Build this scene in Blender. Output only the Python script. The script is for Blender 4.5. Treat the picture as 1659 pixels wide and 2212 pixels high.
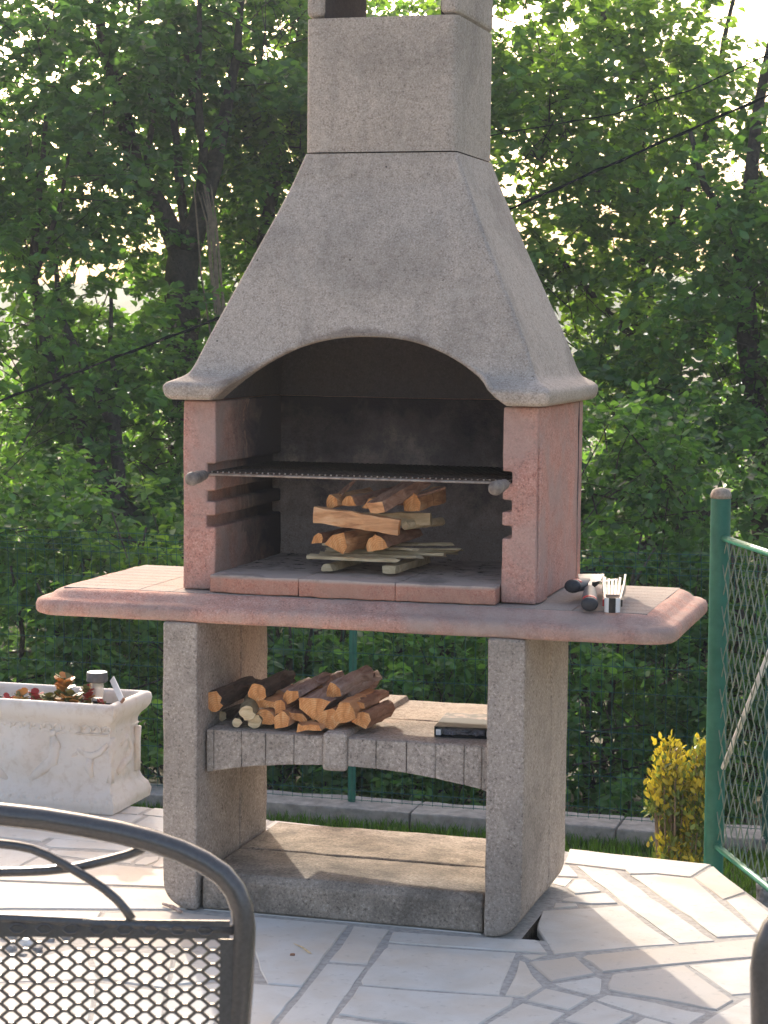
import bpy, bmesh, math, random
import numpy as np
from mathutils import Vector, Matrix, noise

random.seed(11); rng = np.random.default_rng(11)
for o in list(bpy.data.objects): bpy.data.objects.remove(o)
scene = bpy.context.scene
COL = scene.collection

# ------------------------------------------------------------------ camera
FPX, CAM = 4650.6, np.array([1.646, -5.3155, 1.5688])       # focal length in units of a 1659 x 2212 picture
YAW, PITCH, ROLL = .28, -.086, .0098
_cp, _sp, _cy, _sy = math.cos(PITCH), math.sin(PITCH), math.cos(YAW), math.sin(YAW)
R0 = np.array([_cy, _sy, 0.]); FWD = np.array([-_sy*_cp, _cy*_cp, _sp]); U0 = np.cross(R0, FWD)
RGT = math.cos(ROLL)*R0 + math.sin(ROLL)*U0; UPV = math.cos(ROLL)*U0 - math.sin(ROLL)*R0
cam = bpy.data.cameras.new('camera'); cam_o = bpy.data.objects.new('camera', cam); COL.objects.link(cam_o)
cam.sensor_fit = 'VERTICAL'; cam.sensor_height = 24; cam.lens = FPX/2212*24; cam.clip_end = 3000; cam.clip_start = .05
m4 = Matrix.Identity(4)
for i in range(3):
    m4[i][0], m4[i][1], m4[i][2], m4[i][3] = RGT[i], UPV[i], -FWD[i], CAM[i]
cam_o.matrix_world = m4
cam.dof.use_dof = True; cam.dof.focus_distance = 5.9; cam.dof.aperture_fstop = 14
scene.camera = cam_o
scene.render.resolution_x, scene.render.resolution_y = 768, 1024

# ------------------------------------------------------------------ light
SUN_AZ, SUN_EL = math.radians(29), math.radians(24)        # azimuth measured from +y towards -x
S = np.array([-math.sin(SUN_AZ)*math.cos(SUN_EL), math.cos(SUN_AZ)*math.cos(SUN_EL), math.sin(SUN_EL)])
w = bpy.data.worlds.new('World'); scene.world = w; w.use_nodes = True
nt = w.node_tree; bg = nt.nodes['Background']
sky = nt.nodes.new('ShaderNodeTexSky'); sky.sky_type = 'NISHITA'; sky.sun_disc = False
sky.sun_elevation = SUN_EL; sky.sun_rotation = -SUN_AZ
sky.air_density = 1.0; sky.dust_density = 7.0; sky.ozone_density = 1.8
wm = nt.nodes.new('ShaderNodeMix'); wm.data_type = 'RGBA'; wm.blend_type = 'MULTIPLY'; wm.inputs[0].default_value = 1; wm.inputs[7].default_value = (1.09, 1., .945, 1)   # camera white balance for open shade
nt.links.new(sky.outputs[0], wm.inputs[6]); nt.links.new(wm.outputs[2], bg.inputs[0]); bg.inputs[1].default_value = .15
sun = bpy.data.lights.new('sun', 'SUN'); sun_o = bpy.data.objects.new('sun', sun); COL.objects.link(sun_o)
sun.energy = 1.85; sun.angle = math.radians(.7); sun.color = (1, .93, .82)
sun_o.rotation_euler = Vector(-S).to_track_quat('-Z', 'Y').to_euler(); sun_o.location = (-4, 8, 9)
cy_ = scene.cycles; cy_.max_bounces = 6; cy_.diffuse_bounces = 3; cy_.glossy_bounces = 2; cy_.transmission_bounces = 4; cy_.transparent_max_bounces = 6; cy_.volume_bounces = 0
scene.view_settings.view_transform = 'Standard'; scene.view_settings.look = 'None'
scene.view_settings.exposure = 1.58; scene.view_settings.gamma = 1

# ------------------------------------------------------------------ pixel -> place helpers
def ray(u, v): return FWD + RGT*(u-829.5)/FPX - UPV*(v-1106)/FPX
def atz(u, v, z):
    r = ray(u, v); return CAM + r*((z-CAM[2])/r[2])
def aty(u, v, y):
    r = ray(u, v); return CAM + r*((y-CAM[1])/r[1])
def atd(u, v, d): return CAM + ray(u, v)*d

# ------------------------------------------------------------------ materials
def M_(name):
    m = bpy.data.materials.new(name); m.use_nodes = True
    return m, m.node_tree, m.node_tree.nodes['Principled BSDF']
def N(nt, t, **kw):
    n = nt.nodes.new(t)
    for k, v in kw.items():
        if hasattr(n, k): setattr(n, k, v)
        else: n.inputs[k.replace('_', ' ')].default_value = v
    return n
def L(nt, a, b): nt.links.new(a, b)
def ramp(nt, fac, stops):
    r = nt.nodes.new('ShaderNodeValToRGB'); e = r.color_ramp.elements
    while len(e) < len(stops): e.new(.5)
    for el, (p, c) in zip(e, stops):
        el.position = p; el.color = (c[0], c[1], c[2], 1) if not isinstance(c, (int, float)) else (c, c, c, 1)
    L(nt, fac, r.inputs[0]); return r.outputs[0]
def mix(nt, fac, a, b, mode='MIX'):
    n = nt.nodes.new('ShaderNodeMix'); n.data_type = 'RGBA'; n.blend_type = mode
    for s, i in ((fac, 0), (a, 6), (b, 7)):
        if isinstance(s, (int, float)): n.inputs[i].default_value = s
        elif isinstance(s, (tuple, list)): n.inputs[i].default_value = (s[0], s[1], s[2], 1)
        else: L(nt, s, n.inputs[i])
    return n.outputs[2]
def noise_t(nt, co, scale, detail=3, rough=.55, dist=0):
    n = N(nt, 'ShaderNodeTexNoise'); n.inputs['Scale'].default_value = scale; n.inputs['Detail'].default_value = detail
    n.inputs['Roughness'].default_value = rough; n.inputs['Distortion'].default_value = dist
    L(nt, co, n.inputs['Vector']); return n.outputs['Fac']
def bump(nt, bs, h, strength, dist):
    b = N(nt, 'ShaderNodeBump'); b.inputs['Strength'].default_value = strength; b.inputs['Distance'].default_value = dist
    L(nt, h, b.inputs['Height'])
    if bs.inputs['Normal'].links: L(nt, bs.inputs['Normal'].links[0].from_socket, b.inputs['Normal'])
    L(nt, b.outputs[0], bs.inputs['Normal'])
def pos(nt): return N(nt, 'ShaderNodeNewGeometry').outputs['Position']
def maprange(nt, x, a, b):
    n = N(nt, 'ShaderNodeMapRange', interpolation_type='SMOOTHSTEP'); L(nt, x, n.inputs[0]); n.inputs[1].default_value = a; n.inputs[2].default_value = b
    return n.outputs[0]
def math_(nt, op, a, b=0.):
    n = N(nt, 'ShaderNodeMath', operation=op)
    for i, s in enumerate((a, b)):
        if isinstance(s, (int, float)): n.inputs[i].default_value = s
        else: L(nt, s, n.inputs[i])
    return n.outputs[0]

def concrete(name, dark, mid, light, stain=(.10, .09, .08), stain_amt=.45, grain=1., soot=None, tint=None):
    m, nt, bs = M_(name); P = pos(nt)
    g = noise_t(nt, P, 215*grain, 3, .75); g2 = noise_t(nt, P, 60*grain, 2, .6)
    col = ramp(nt, g, [(.33, dark), (.46, mid), (.54, mid), (.66, light)])
    col = mix(nt, ramp(nt, g2, [(.3, 0.), (.75, .45)]), col, light)
    v = N(nt, 'ShaderNodeTexVoronoi'); v.inputs['Scale'].default_value = 130*grain; L(nt, P, v.inputs['Vector'])
    col = mix(nt, ramp(nt, v.outputs['Distance'], [(.0, .75), (.16, 0.)]), col, dark)
    big = noise_t(nt, P, 3.3, 6, .62, .6)
    col = mix(nt, math_(nt, 'MULTIPLY', ramp(nt, big, [(.44, 0.), (.74, 1.)]), stain_amt), col, stain)
    if tint:
        tn = noise_t(nt, P, 6.5, 5, .6, .4)
        col = mix(nt, math_(nt, 'MULTIPLY', ramp(nt, tn, [(.42, 0.), (.62, 1.)]), .6), col, tint)
    if soot: col = soot(nt, P, col)
    L(nt, col, bs.inputs['Base Color']); bs.inputs['Roughness'].default_value = .97; bs.inputs['Specular IOR Level'].default_value = .10
    bump(nt, bs, g, .55, .004); bump(nt, bs, noise_t(nt, P, 28, 4, .6), .35, .008)
    return m
MAT = {}
def hood_wear(nt, P, col):
    mp = N(nt, 'ShaderNodeMapping'); mp.inputs['Scale'].default_value = (9, 9, .9); L(nt, P, mp.inputs[0])
    st = noise_t(nt, mp.outputs[0], 2.2, 5, .65); col = mix(nt, ramp(nt, st, [(.55, 0.), (.80, .25)]), col, (.22, .18, .155))
    pl_ = noise_t(nt, P, 11, 5, .65); col = mix(nt, ramp(nt, pl_, [(.60, 0.), (.72, .5)]), col, (.56, .50, .43))
    s = N(nt, 'ShaderNodeSeparateXYZ'); L(nt, P, s.inputs[0]); x2 = math_(nt, 'MULTIPLY', s.outputs[0], s.outputs[0])
    arch = math_(nt, 'SUBTRACT', s.outputs[2], math_(nt, 'SUBTRACT', 1.543, math_(nt, 'MULTIPLY', x2, 1.15)))
    near = maprange(nt, math_(nt, 'ADD', arch, math_(nt, 'MULTIPLY', math_(nt, 'SUBTRACT', pl_, .5), .10)), .028, .004)
    front = maprange(nt, s.outputs[1], .30, .25)
    col = mix(nt, math_(nt, 'MULTIPLY', math_(nt, 'MULTIPLY', near, front), .55), col, (.13, .09, .065))
    vo = N(nt, 'ShaderNodeTexVoronoi'); vo.inputs['Scale'].default_value = 11; L(nt, P, vo.inputs['Vector'])
    return mix(nt, ramp(nt, vo.outputs['Distance'], [(.025, .8), (.04, 0.)]), col, (.07, .06, .05))
MAT['grey'] = concrete('grey_grit_concrete', (.17, .135, .11), (.45, .37, .305), (.68, .59, .50), soot=hood_wear)
MAT['leg'] = concrete('weathered_grit_concrete', (.11, .09, .073), (.36, .30, .25), (.62, .53, .45), stain=(.12, .11, .095), stain_amt=.55, grain=.62)
def base_soot(nt, P, col):          # grimy splash zone low on the base: irregular dirt
    n = noise_t(nt, P, 9, 6, .7)
    return mix(nt, ramp(nt, n, [(.40, 0.), (.66, .62)]), col, (.055, .05, .045))
MAT['base'] = concrete('dirty_grit_concrete', (.10, .083, .068), (.33, .275, .22), (.54, .46, .38), grain=.62, soot=base_soot)
MAT['red'] = concrete('red_tinted_concrete', (.15, .08, .068), (.55, .25, .19), (.72, .45, .36), stain=(.25, .18, .165), stain_amt=.7, grain=.9, tint=(.47, .335, .285))
MAT['table'] = concrete('red_table_concrete', (.19, .105, .085), (.54, .27, .205), (.70, .47, .38), stain=(.19, .155, .145), stain_amt=.85, grain=.9, tint=(.47, .37, .315))
MAT['tabletop'] = concrete('worn_table_top', (.21, .165, .14), (.365, .30, .255), (.46, .39, .34), stain=(.27, .20, .17), stain_amt=.6, grain=.9, tint=(.38, .34, .30))
def soot_inside(nt, P, col):        # soot: heavy near the back and top, ragged pale scars where it flaked off
    s = N(nt, 'ShaderNodeSeparateXYZ'); L(nt, P, s.inputs[0])
    n = noise_t(nt, P, 7, 6, .65, .8)
    f = math_(nt, 'ADD', math_(nt, 'MULTIPLY', math_(nt, 'SUBTRACT', s.outputs[1], .20), 2.5), math_(nt, 'MULTIPLY', math_(nt, 'SUBTRACT', n, .5), 1.3))
    f = math_(nt, 'ADD', f, math_(nt, 'MULTIPLY', math_(nt, 'SUBTRACT', s.outputs[2], 1.1), .75))
    k = ramp(nt, f, [(.08, 0.), (.45, .45), (.85, .95)])
    flake = noise_t(nt, P, 5.2, 5, .6, 1.4)
    fm = math_(nt, 'MULTIPLY', ramp(nt, flake, [(.53, 0.), (.56, 1.)]), maprange(nt, s.outputs[1], .52, .34))
    k = math_(nt, 'MULTIPLY', k, math_(nt, 'SUBTRACT', 1., math_(nt, 'MULTIPLY', fm, .75)))
    return mix(nt, k, col, (.095, .078, .078))
MAT['inside'] = concrete('sooty_side_concrete', (.26, .13, .10), (.50, .25, .18), (.62, .40, .31), tint=(.40, .31, .26), soot=soot_inside)
def soot_back(nt, P, col):
    s = N(nt, 'ShaderNodeSeparateXYZ'); L(nt, P, s.inputs[0])
    n = noise_t(nt, P, 6, 7, .72, .15); z = s.outputs[2]
    f = math_(nt, 'ADD', math_(nt, 'MULTIPLY', math_(nt, 'SUBTRACT', z, 1.02), 2.2), math_(nt, 'MULTIPLY', math_(nt, 'SUBTRACT', n, .5), 1.5))
    return mix(nt, ramp(nt, f, [(-.0, .05), (.35, .70), (.7, .97)]), col, (.042, .034, .040))
MAT['back'] = concrete('sooty_back_concrete', (.22, .155, .13), (.42, .31, .255), (.52, .42, .35), soot=soot_back)
MAT['soot'] = concrete('soot_black', (.065, .055, .057), (.095, .080, .082), (.14, .12, .115), stain=(.20, .145, .10), stain_amt=.35)
def hearth_soot(nt, P, col):
    s = N(nt, 'ShaderNodeSeparateXYZ'); L(nt, P, s.inputs[0])
    n = noise_t(nt, P, 8, 6, .7, .6); top = maprange(nt, s.outputs[2], .887, .897)
    col = mix(nt, math_(nt, 'MULTIPLY', top, .85), col, (.52, .43, .365))
    sp = noise_t(nt, P, 30, 3, .6)
    col = mix(nt, math_(nt, 'MULTIPLY', top, ramp(nt, n, [(.48, 0.), (.66, .7)])), col, (.18, .15, .13))
    return mix(nt, math_(nt, 'MULTIPLY', math_(nt, 'MULTIPLY', top, maprange(nt, s.outputs[1], .2, .4)), ramp(nt, sp, [(.56, 0.), (.66, .9)])), col, (.03, .027, .025))
MAT['hearth'] = concrete('sooty_hearth', (.27, .13, .095), (.52, .225, .155), (.60, .37, .28), stain=(.22, .17, .15), stain_amt=.5, tint=(.45, .27, .2), soot=hearth_soot)

def slab_mat():
    m, nt, bs = M_('white_limestone'); P = pos(nt)
    oi = N(nt, 'ShaderNodeObjectInfo').outputs['Random']
    base = ramp(nt, oi, [(0, (.55, .485, .42)), (.3, (.65, .615, .56)), (.65, (.61, .595, .56)), (1, (.69, .64, .565))])
    n = noise_t(nt, P, 9, 6, .65, .5)
    base = mix(nt, ramp(nt, n, [(.40, 0.), (.72, .55)]), base, (.50, .46, .40))
    n2 = noise_t(nt, P, 38, 4, .6)
    base = mix(nt, ramp(nt, n2, [(.60, 0.), (.70, .5)]), base, (.36, .34, .31))
    n3 = noise_t(nt, P, 2.2, 4, .6)
    base = mix(nt, ramp(nt, n3, [(.46, 0.), (.68, .5)]), base, (.62, .50, .37))
    L(nt, base, bs.inputs['Base Color']); bs.inputs['Roughness'].default_value = .92; bs.inputs['Specular IOR Level'].default_value = .10
    bump(nt, bs, noise_t(nt, P, 60, 5, .6), .25, .003); return m
MAT['slab'] = slab_mat()
def simple(name, c1, c2, scale=40, rough=.8, metal=0, spec=.4, b=.2, bd=.003, rot=None):
    m, nt, bs = M_(name); P = pos(nt); n = noise_t(nt, P, scale, 5, .6)
    L(nt, ramp(nt, n, [(.32, c1), (.68, c2)]), bs.inputs['Base Color'])
    bs.inputs['Roughness'].default_value = rough; bs.inputs['Metallic'].default_value = metal; bs.inputs['Specular IOR Level'].default_value = spec
    if b: bump(nt, bs, n, b, bd)
    return m
MAT['mortar'] = simple('grey_mortar', (.33, .31, .285), (.50, .47, .43), 55, 1., spec=.05, b=.6, bd=.006)
MAT['soil'] = simple('dark_soil', (.02, .017, .014), (.06, .048, .036), 45, 1, b=1, bd=.02)
MAT['pit'] = simple('dry_litter', (.10, .075, .05), (.28, .21, .145), 60, 1, b=1, bd=.02)
MAT['kerb'] = simple('old_kerb_concrete', (.20, .185, .17), (.36, .335, .30), 16, .95, b=.6, bd=.02)
MAT['ground'] = simple('rough_slope_ground', (.035, .045, .018), (.09, .075, .04), 2.5, 1, b=.8, bd=.05)
MAT['lawn'] = simple('lawn_soil', (.045, .075, .018), (.085, .11, .03), 14, 1, b=.8, bd=.03)
MAT['hill'] = simple('wooded_hill', (.05, .08, .05), (.10, .13, .08), .05, 1, b=0)
MAT['chair'] = simple('bronze_powder_coat', (.095, .088, .083), (.125, .116, .11), 260, .24, metal=.3, spec=.5, b=.05, bd=.001)
MAT['green_paint'] = simple('green_paint', (.014, .125, .085), (.028, .165, .115), 30, .45, spec=.45, b=.1, bd=.002)
MAT['green_wire'] = simple('green_wire_coat', (.014, .085, .065), (.026, .12, .09), 30, .5, b=0)
MAT['net_wire'] = simple('weathered_net_wire', (.10, .17, .13), (.22, .25, .185), 22, .55, b=0)
MAT['cap'] = simple('lichen_post_cap', (.22, .19, .15), (.42, .37, .30), 120, .95, b=.6)
MAT['steel'] = simple('brushed_steel', (.20, .20, .205), (.34, .34, .34), 90, .48, metal=1, b=.05)
MAT['grate'] = simple('burnt_steel', (.03, .022, .018), (.11, .075, .055), 90, .6, metal=.6, b=.3)
MAT['rail'] = simple('worn_rail_steel', (.26, .20, .165), (.48, .41, .36), 60, .5, metal=.4, b=.2)
MAT['handle_wood'] = simple('weathered_handle_wood', (.14, .11, .09), (.30, .245, .20), 70, .75, b=.4)
MAT['rubber'] = simple('dark_grey_grip', (.028, .028, .032), (.05, .05, .055), 80, .5, b=.1)
MAT['grip'] = simple('grey_grip', (.085, .085, .09), (.12, .12, .125), 80, .5, b=.1)
MAT['red_plastic'] = simple('red_plastic', (.55, .02, .025), (.65, .03, .03), 40, .35, b=0)
MAT['blackp'] = simple('black_plastic', (.010, .010, .011), (.018, .018, .019), 60, .4, b=0)
MAT['white_pl'] = simple('white_plastic', (.72, .71, .68), (.80, .79, .77), 30, .4, b=0)
MAT['bark'] = simple('dark_bark', (.028, .019, .015), (.095, .062, .045), 75, .95, b=1, bd=.008)
MAT['bark_grey'] = simple('grey_stripped_bark', (.15, .095, .075), (.46, .36, .31), 34, .9, b=1, bd=.006)
MAT['bark_olive'] = simple('olive_smooth_bark', (.16, .13, .075), (.27, .22, .125), 40, .85, b=.5)
MAT['trunk'] = simple('tree_bark', (.030, .024, .020), (.085, .068, .055), 30, .95, b=1, bd=.02)
MAT['vine'] = simple('dry_vine_bark', (.20, .145, .10), (.34, .25, .17), 30, .95, b=.5)
MAT['cable'] = simple('black_cable', (.012, .013, .015), (.022, .023, .026), 30, 1., spec=0, b=0)
MAT['stone'] = simple('grey_field_stone', (.16, .15, .145), (.46, .44, .42), 24, .9, b=.8, bd=.02)
def wood(name, c1, c2, c3, sc=(1, 1, 1), bd=.004):
    m, nt, bs = M_(name); P = N(nt, 'ShaderNodeTexCoord').outputs['Object']
    mp = N(nt, 'ShaderNodeMapping'); mp.inputs['Scale'].default_value = sc; L(nt, P, mp.inputs[0])
    n = noise_t(nt, mp.outputs[0], 55, 5, .62, .8)
    n2 = noise_t(nt, P, 14, 3, .6)
    c = ramp(nt, n, [(.28, c1), (.5, c2), (.72, c3)])
    if 'cut' in name:
        wv = N(nt, 'ShaderNodeTexWave', wave_type='RINGS', rings_direction='Y'); wv.inputs['Scale'].default_value = 55; wv.inputs['Distortion'].default_value = 4; wv.inputs['Detail'].default_value = 3; L(nt, P, wv.inputs[0])
        c = mix(nt, math_(nt, 'MULTIPLY', wv.outputs['Fac'], .38), c, c1)
    c = mix(nt, ramp(nt, n2, [(.4, 0.), (.75, .5)]), c, c1)
    L(nt, c, bs.inputs['Base Color']); bs.inputs['Roughness'].default_value = .8; bump(nt, bs, n, .8, bd); return m
MAT['cut'] = wood('fresh_cut_wood', (.42, .15, .045), (.76, .34, .115), (.90, .55, .26), (1, 1, .35))
MAT['split'] = wood('split_orange_wood', (.32, .13, .055), (.68, .34, .15), (.84, .53, .30), (.2, .2, 1))
MAT['pale'] = wood('pale_lath_wood', (.42, .29, .15), (.70, .54, .32), (.84, .70, .47), (.2, 1, 1))
MAT['brownwood'] = wood('brown_split_wood', (.16, .07, .04), (.36, .18, .105), (.52, .30, .20), (1, .16, 1), .008)
MAT['bark'] = wood('dark_log_bark', (.022, .014, .010), (.075, .046, .033), (.17, .115, .085), (1, .2, 1), .012)
MAT['bark_grey'] = wood('grey_stripped_bark', (.13, .075, .058), (.42, .31, .26), (.62, .53, .47), (1, .13, 1), .010)
def planter_mat():
    m, nt, bs = M_('aged_cream_cast_stone'); P = pos(nt)
    n = noise_t(nt, P, 30, 6, .7, .3); n2 = noise_t(nt, P, 5, 4, .6)
    c = mix(nt, ramp(nt, n, [(.50, 0.), (.75, .5)]), (.74, .695, .635), (.45, .35, .24))
    c = mix(nt, ramp(nt, n2, [(.45, 0.), (.8, .4)]), c, (.56, .47, .37))
    L(nt, c, bs.inputs['Base Color']); bs.inputs['Roughness'].default_value = .9; bs.inputs['Specular IOR Level'].default_value = .2
    bump(nt, bs, noise_t(nt, P, 45, 4, .6), .3, .004); return m
MAT['planter'] = planter_mat()
def leaf_mat(name, dif, trans, fac=.5, rough=.42, spread=.55):
    m, nt, bs = M_(name)
    at = N(nt, 'ShaderNodeAttribute', attribute_name='lv').outputs['Fac']
    d2 = [min(1, c*1.9) for c in dif]; d0 = [c*.55 for c in dif]
    L(nt, ramp(nt, at, [(0, d0), (.5, dif), (1, d2)]), bs.inputs['Base Color'])
    bs.inputs['Roughness'].default_value = rough; bs.inputs['Specular IOR Level'].default_value = .45
    tr = N(nt, 'ShaderNodeBsdfTranslucent')
    t2 = [min(1, trans[0]*1.6), min(1, trans[1]*1.4), trans[2]*1.2]; t0 = [c*.5 for c in trans]
    L(nt, ramp(nt, at, [(0, t0), (.5, trans), (1, t2)]), tr.inputs[0])
    mx = N(nt, 'ShaderNodeMixShader'); mx.inputs[0].default_value = fac
    L(nt, bs.outputs[0], mx.inputs[1]); L(nt, tr.outputs[0], mx.inputs[2])
    L(nt, mx.outputs[0], nt.nodes['Material Output'].inputs[0]); return m
MAT['leaf_dark'] = leaf_mat('deep_green_leaf', (.064, .142, .052), (.15, .34, .045))
MAT['leaf_mid'] = leaf_mat('mid_green_leaf', (.080, .178, .052), (.21, .45, .045))
MAT['leaf_bright'] = leaf_mat('spring_green_leaf', (.090, .190, .050), (.28, .50, .045))
MAT['leaf_gold'] = leaf_mat('golden_variegated_leaf', (.56, .45, .045), (.60, .50, .035), .35)
MAT['leaf_olive'] = leaf_mat('green_centre_leaf', (.19, .24, .06), (.26, .32, .04), .3)
MAT['grass'] = leaf_mat('lawn_grass_blade', (.06, .14, .02), (.16, .30, .02), .35)
MAT['succ_red'] = leaf_mat('red_succulent_leaf', (.33, .035, .03), (.45, .05, .04), .25)
MAT['succ_gold'] = leaf_mat('amber_succulent_leaf', (.50, .23, .05), (.62, .30, .05), .3)
MAT['succ_green'] = leaf_mat('olive_succulent_leaf', (.16, .16, .05), (.25, .24, .05), .25)
def glassy(name, col, alpha=.45, rough=.12):
    m, nt, bs = M_(name); tr = N(nt, 'ShaderNodeBsdfTransparent'); mx = N(nt, 'ShaderNodeMixShader'); mx.inputs[0].default_value = alpha
    bs.inputs['Base Color'].default_value = (*col, 1); bs.inputs['Roughness'].default_value = rough
    L(nt, tr.outputs[0], mx.inputs[1]); L(nt, bs.outputs[0], mx.inputs[2]); L(nt, mx.outputs[0], nt.nodes['Material Output'].inputs[0]); return m
MAT['clear'] = glassy('clear_lamp_cup', (.78, .78, .72), .42)
MAT['bag'] = glassy('crumpled_plastic_film', (.28, .26, .28), .75, .15)
def sleeve_mat():                 # printed picture on the lid: pale and reddish patches
    m, nt, bs = M_('printed_sleeve'); P = pos(nt); s = N(nt, 'ShaderNodeSeparateXYZ'); L(nt, P, s.inputs[0])
    n = noise_t(nt, P, 26, 4, .6, 1.0); c = ramp(nt, n, [(.35, (.08, .075, .065)), (.5, (.16, .13, .11)), (.6, (.40, .31, .26)), (.75, (.25, .07, .05))])
    f = maprange(nt, s.outputs[1], .265, .285)
    c = mix(nt, f, (.055, .053, .047), c); L(nt, c, bs.inputs['Base Color']); bs.inputs['Roughness'].default_value = .7; bs.inputs['Specular IOR Level'].default_value = .15; return m
MAT['sleeve'] = sleeve_mat()

# ------------------------------------------------------------------ mesh helpers
ORG = {}
def link(name, me, mats, parent=None, loc=(0, 0, 0)):
    o = bpy.data.objects.new(name, me); COL.objects.link(o)
    if not me.materials:
        for m in (mats if isinstance(mats, (list, tuple)) else [mats]): me.materials.append(MAT[m] if isinstance(m, str) else m)
    loc = np.array(loc, float); ORG[o.name] = loc
    if parent: o.parent = parent; o.location = loc - ORG[parent.name]
    else: o.location = loc
    return o
class G:
    """verts and faces of one mesh"""
    def __init__(s): s.v, s.f, s.m = [], [], []
    def add(s, vs, fs, mi=0):
        b = len(s.v); s.v += [tuple(map(float, p)) for p in vs]
        for f in fs: s.f.append(tuple(b+i for i in f)); s.m.append(mi)
    def box(s, x0, x1, y0, y1, z0, z1, mi=0):
        s.add([(x0,y0,z0),(x1,y0,z0),(x1,y1,z0),(x0,y1,z0),(x0,y0,z1),(x1,y0,z1),(x1,y1,z1),(x0,y1,z1)],
              [(3,2,1,0),(4,5,6,7),(0,1,5,4),(1,2,6,5),(2,3,7,6),(3,0,4,7)], mi)
    def prism(s, poly, axis, a, b, mi=0):
        """2-D polygon swept along an axis ('x','y','z')"""
        def P(p, t): return {'x': (t, p[0], p[1]), 'y': (p[0], t, p[1]), 'z': (p[0], p[1], t)}[axis]
        n = len(poly); s.add([P(p, a) for p in poly]+[P(p, b) for p in poly],
              [tuple(range(n))[::-1], tuple(range(n, 2*n))]+[(i, (i+1) % n, n+(i+1) % n, n+i) for i in range(n)], mi)
    def loft(s, rings, caps=True, mi=0, cap_mi=None):
        n = len(rings[0]); vs = [p for r in rings for p in r]; fs = []
        for k in range(len(rings)-1):
            for i in range(n): fs.append((k*n+i, k*n+(i+1) % n, (k+1)*n+(i+1) % n, (k+1)*n+i))
        b = len(s.v); s.add(vs, fs, mi)
        if caps:
            s.f.append(tuple(b+i for i in range(n))[::-1]); s.m.append(mi if cap_mi is None else cap_mi)
            s.f.append(tuple(b+(len(rings)-1)*n+i for i in range(n))); s.m.append(mi if cap_mi is None else cap_mi)
    def tube(s, pts, rad, sides=8, caps=True, mi=0, cap_mi=None):
        pts = [np.array(p, float) for p in pts]; n = len(pts)
        rad = [rad]*n if isinstance(rad, (int, float)) else rad
        t0 = pts[1]-pts[0]; t0 /= np.linalg.norm(t0)
        a = np.array([0, 0, 1.]) if abs(t0[2]) < .9 else np.array([1., 0, 0]); nrm = np.cross(t0, a); nrm /= np.linalg.norm(nrm)
        rings = []
        for i in range(n):
            t = pts[min(i+1, n-1)]-pts[max(i-1, 0)]; t = t/(np.linalg.norm(t)+1e-12)
            nrm = nrm - t*(nrm@t); nrm /= np.linalg.norm(nrm)+1e-12; bn = np.cross(t, nrm)
            rings.append([pts[i]+rad[i]*(math.cos(2*math.pi*k/sides)*nrm+math.sin(2*math.pi*k/sides)*bn) for k in range(sides)])
        s.loft(rings, caps, mi, cap_mi)
    def build(s, name, mats, parent=None, org=None, smooth=False, bevel=0, seg=2, angle=None, jitter=0):
        org = np.array(org, float) if org is not None else (ORG[parent.name] if parent else np.zeros(3))
        me = bpy.data.meshes.new(name); v = np.array(s.v)-org
        me.from_pydata(v.tolist(), [], s.f)
        for p, mi in zip(me.polygons, s.m): p.material_index = mi
        bm = bmesh.new(); bm.from_mesh(me); bmesh.ops.recalc_face_normals(bm, faces=bm.faces)
        if bevel:
            es = [e for e in bm.edges if len(e.link_faces) == 2 and e.calc_face_angle(0) > .5]
            bmesh.ops.bevel(bm, geom=es, offset=bevel, segments=seg, profile=.5, affect='EDGES', clamp_overlap=True)
        bm.to_mesh(me); bm.free()
        if smooth:
            me.polygons.foreach_set('use_smooth', [True]*len(me.polygons))
            if angle is not None:
                try: me.set_sharp_from_angle(angle=math.radians(angle))
                except Exception: pass
        return link(name, me, mats, parent, org)
def empty(name, loc, label=None, cat=None, group=None, rz=0):
    o = bpy.data.objects.new(name, None); COL.objects.link(o); o.location = loc; o.rotation_euler = (0, 0, rz)
    o.empty_display_size = .1; ORG[o.name] = np.array(loc, float)
    if label: tag(o, label, cat, group)
    return o
def tag(o, label=None, cat=None, group=None, kind=None):
    if label: o['label'] = label
    if cat: o['category'] = cat
    if group: o['group'] = group
    if kind: o['kind'] = kind
    return o
def inst(name, me, parent, loc):
    o = bpy.data.objects.new(name, me); COL.objects.link(o); o.parent = parent
    ORG[o.name] = np.array(loc, float); o.location = ORG[o.name]-ORG[parent.name]; return o
def rrect(x0, x1, y0, y1, z, r, n=4):
    pts = []
    for cx, cy, a0 in ((x1-r, y0+r, -90), (x1-r, y1-r, 0), (x0+r, y1-r, 90), (x0+r, y0+r, 180)):
        for k in range(n+1):
            a = math.radians(a0+90*k/n); pts.append((cx+r*math.cos(a), cy+r*math.sin(a), z))
    return pts
def subdivided(o, cuts_len=.04, amp=.002, scale=9., seed=0.):
    """long edges cut and the surface nudged so that cast edges are not dead straight"""
    me = o.data; bm = bmesh.new(); bm.from_mesh(me)
    for _ in range(6):
        es = [e for e in bm.edges if e.calc_length() > cuts_len*1.6]
        if not es: break
        bmesh.ops.subdivide_edges(bm, edges=es, cuts=1, use_grid_fill=True)
        if len(bm.faces) > 9000: break
    bmesh.ops.triangulate(bm, faces=[f for f in bm.faces if len(f.verts) > 4])
    bm.normal_update()
    for v in bm.verts:
        p = (v.co+Vector((seed, seed*1.7, 0)))
        v.co += v.normal*amp*(noise.noise(p*scale)+.6*noise.noise(p*scale*3.1))
    bm.to_mesh(me); bm.free()

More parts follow.
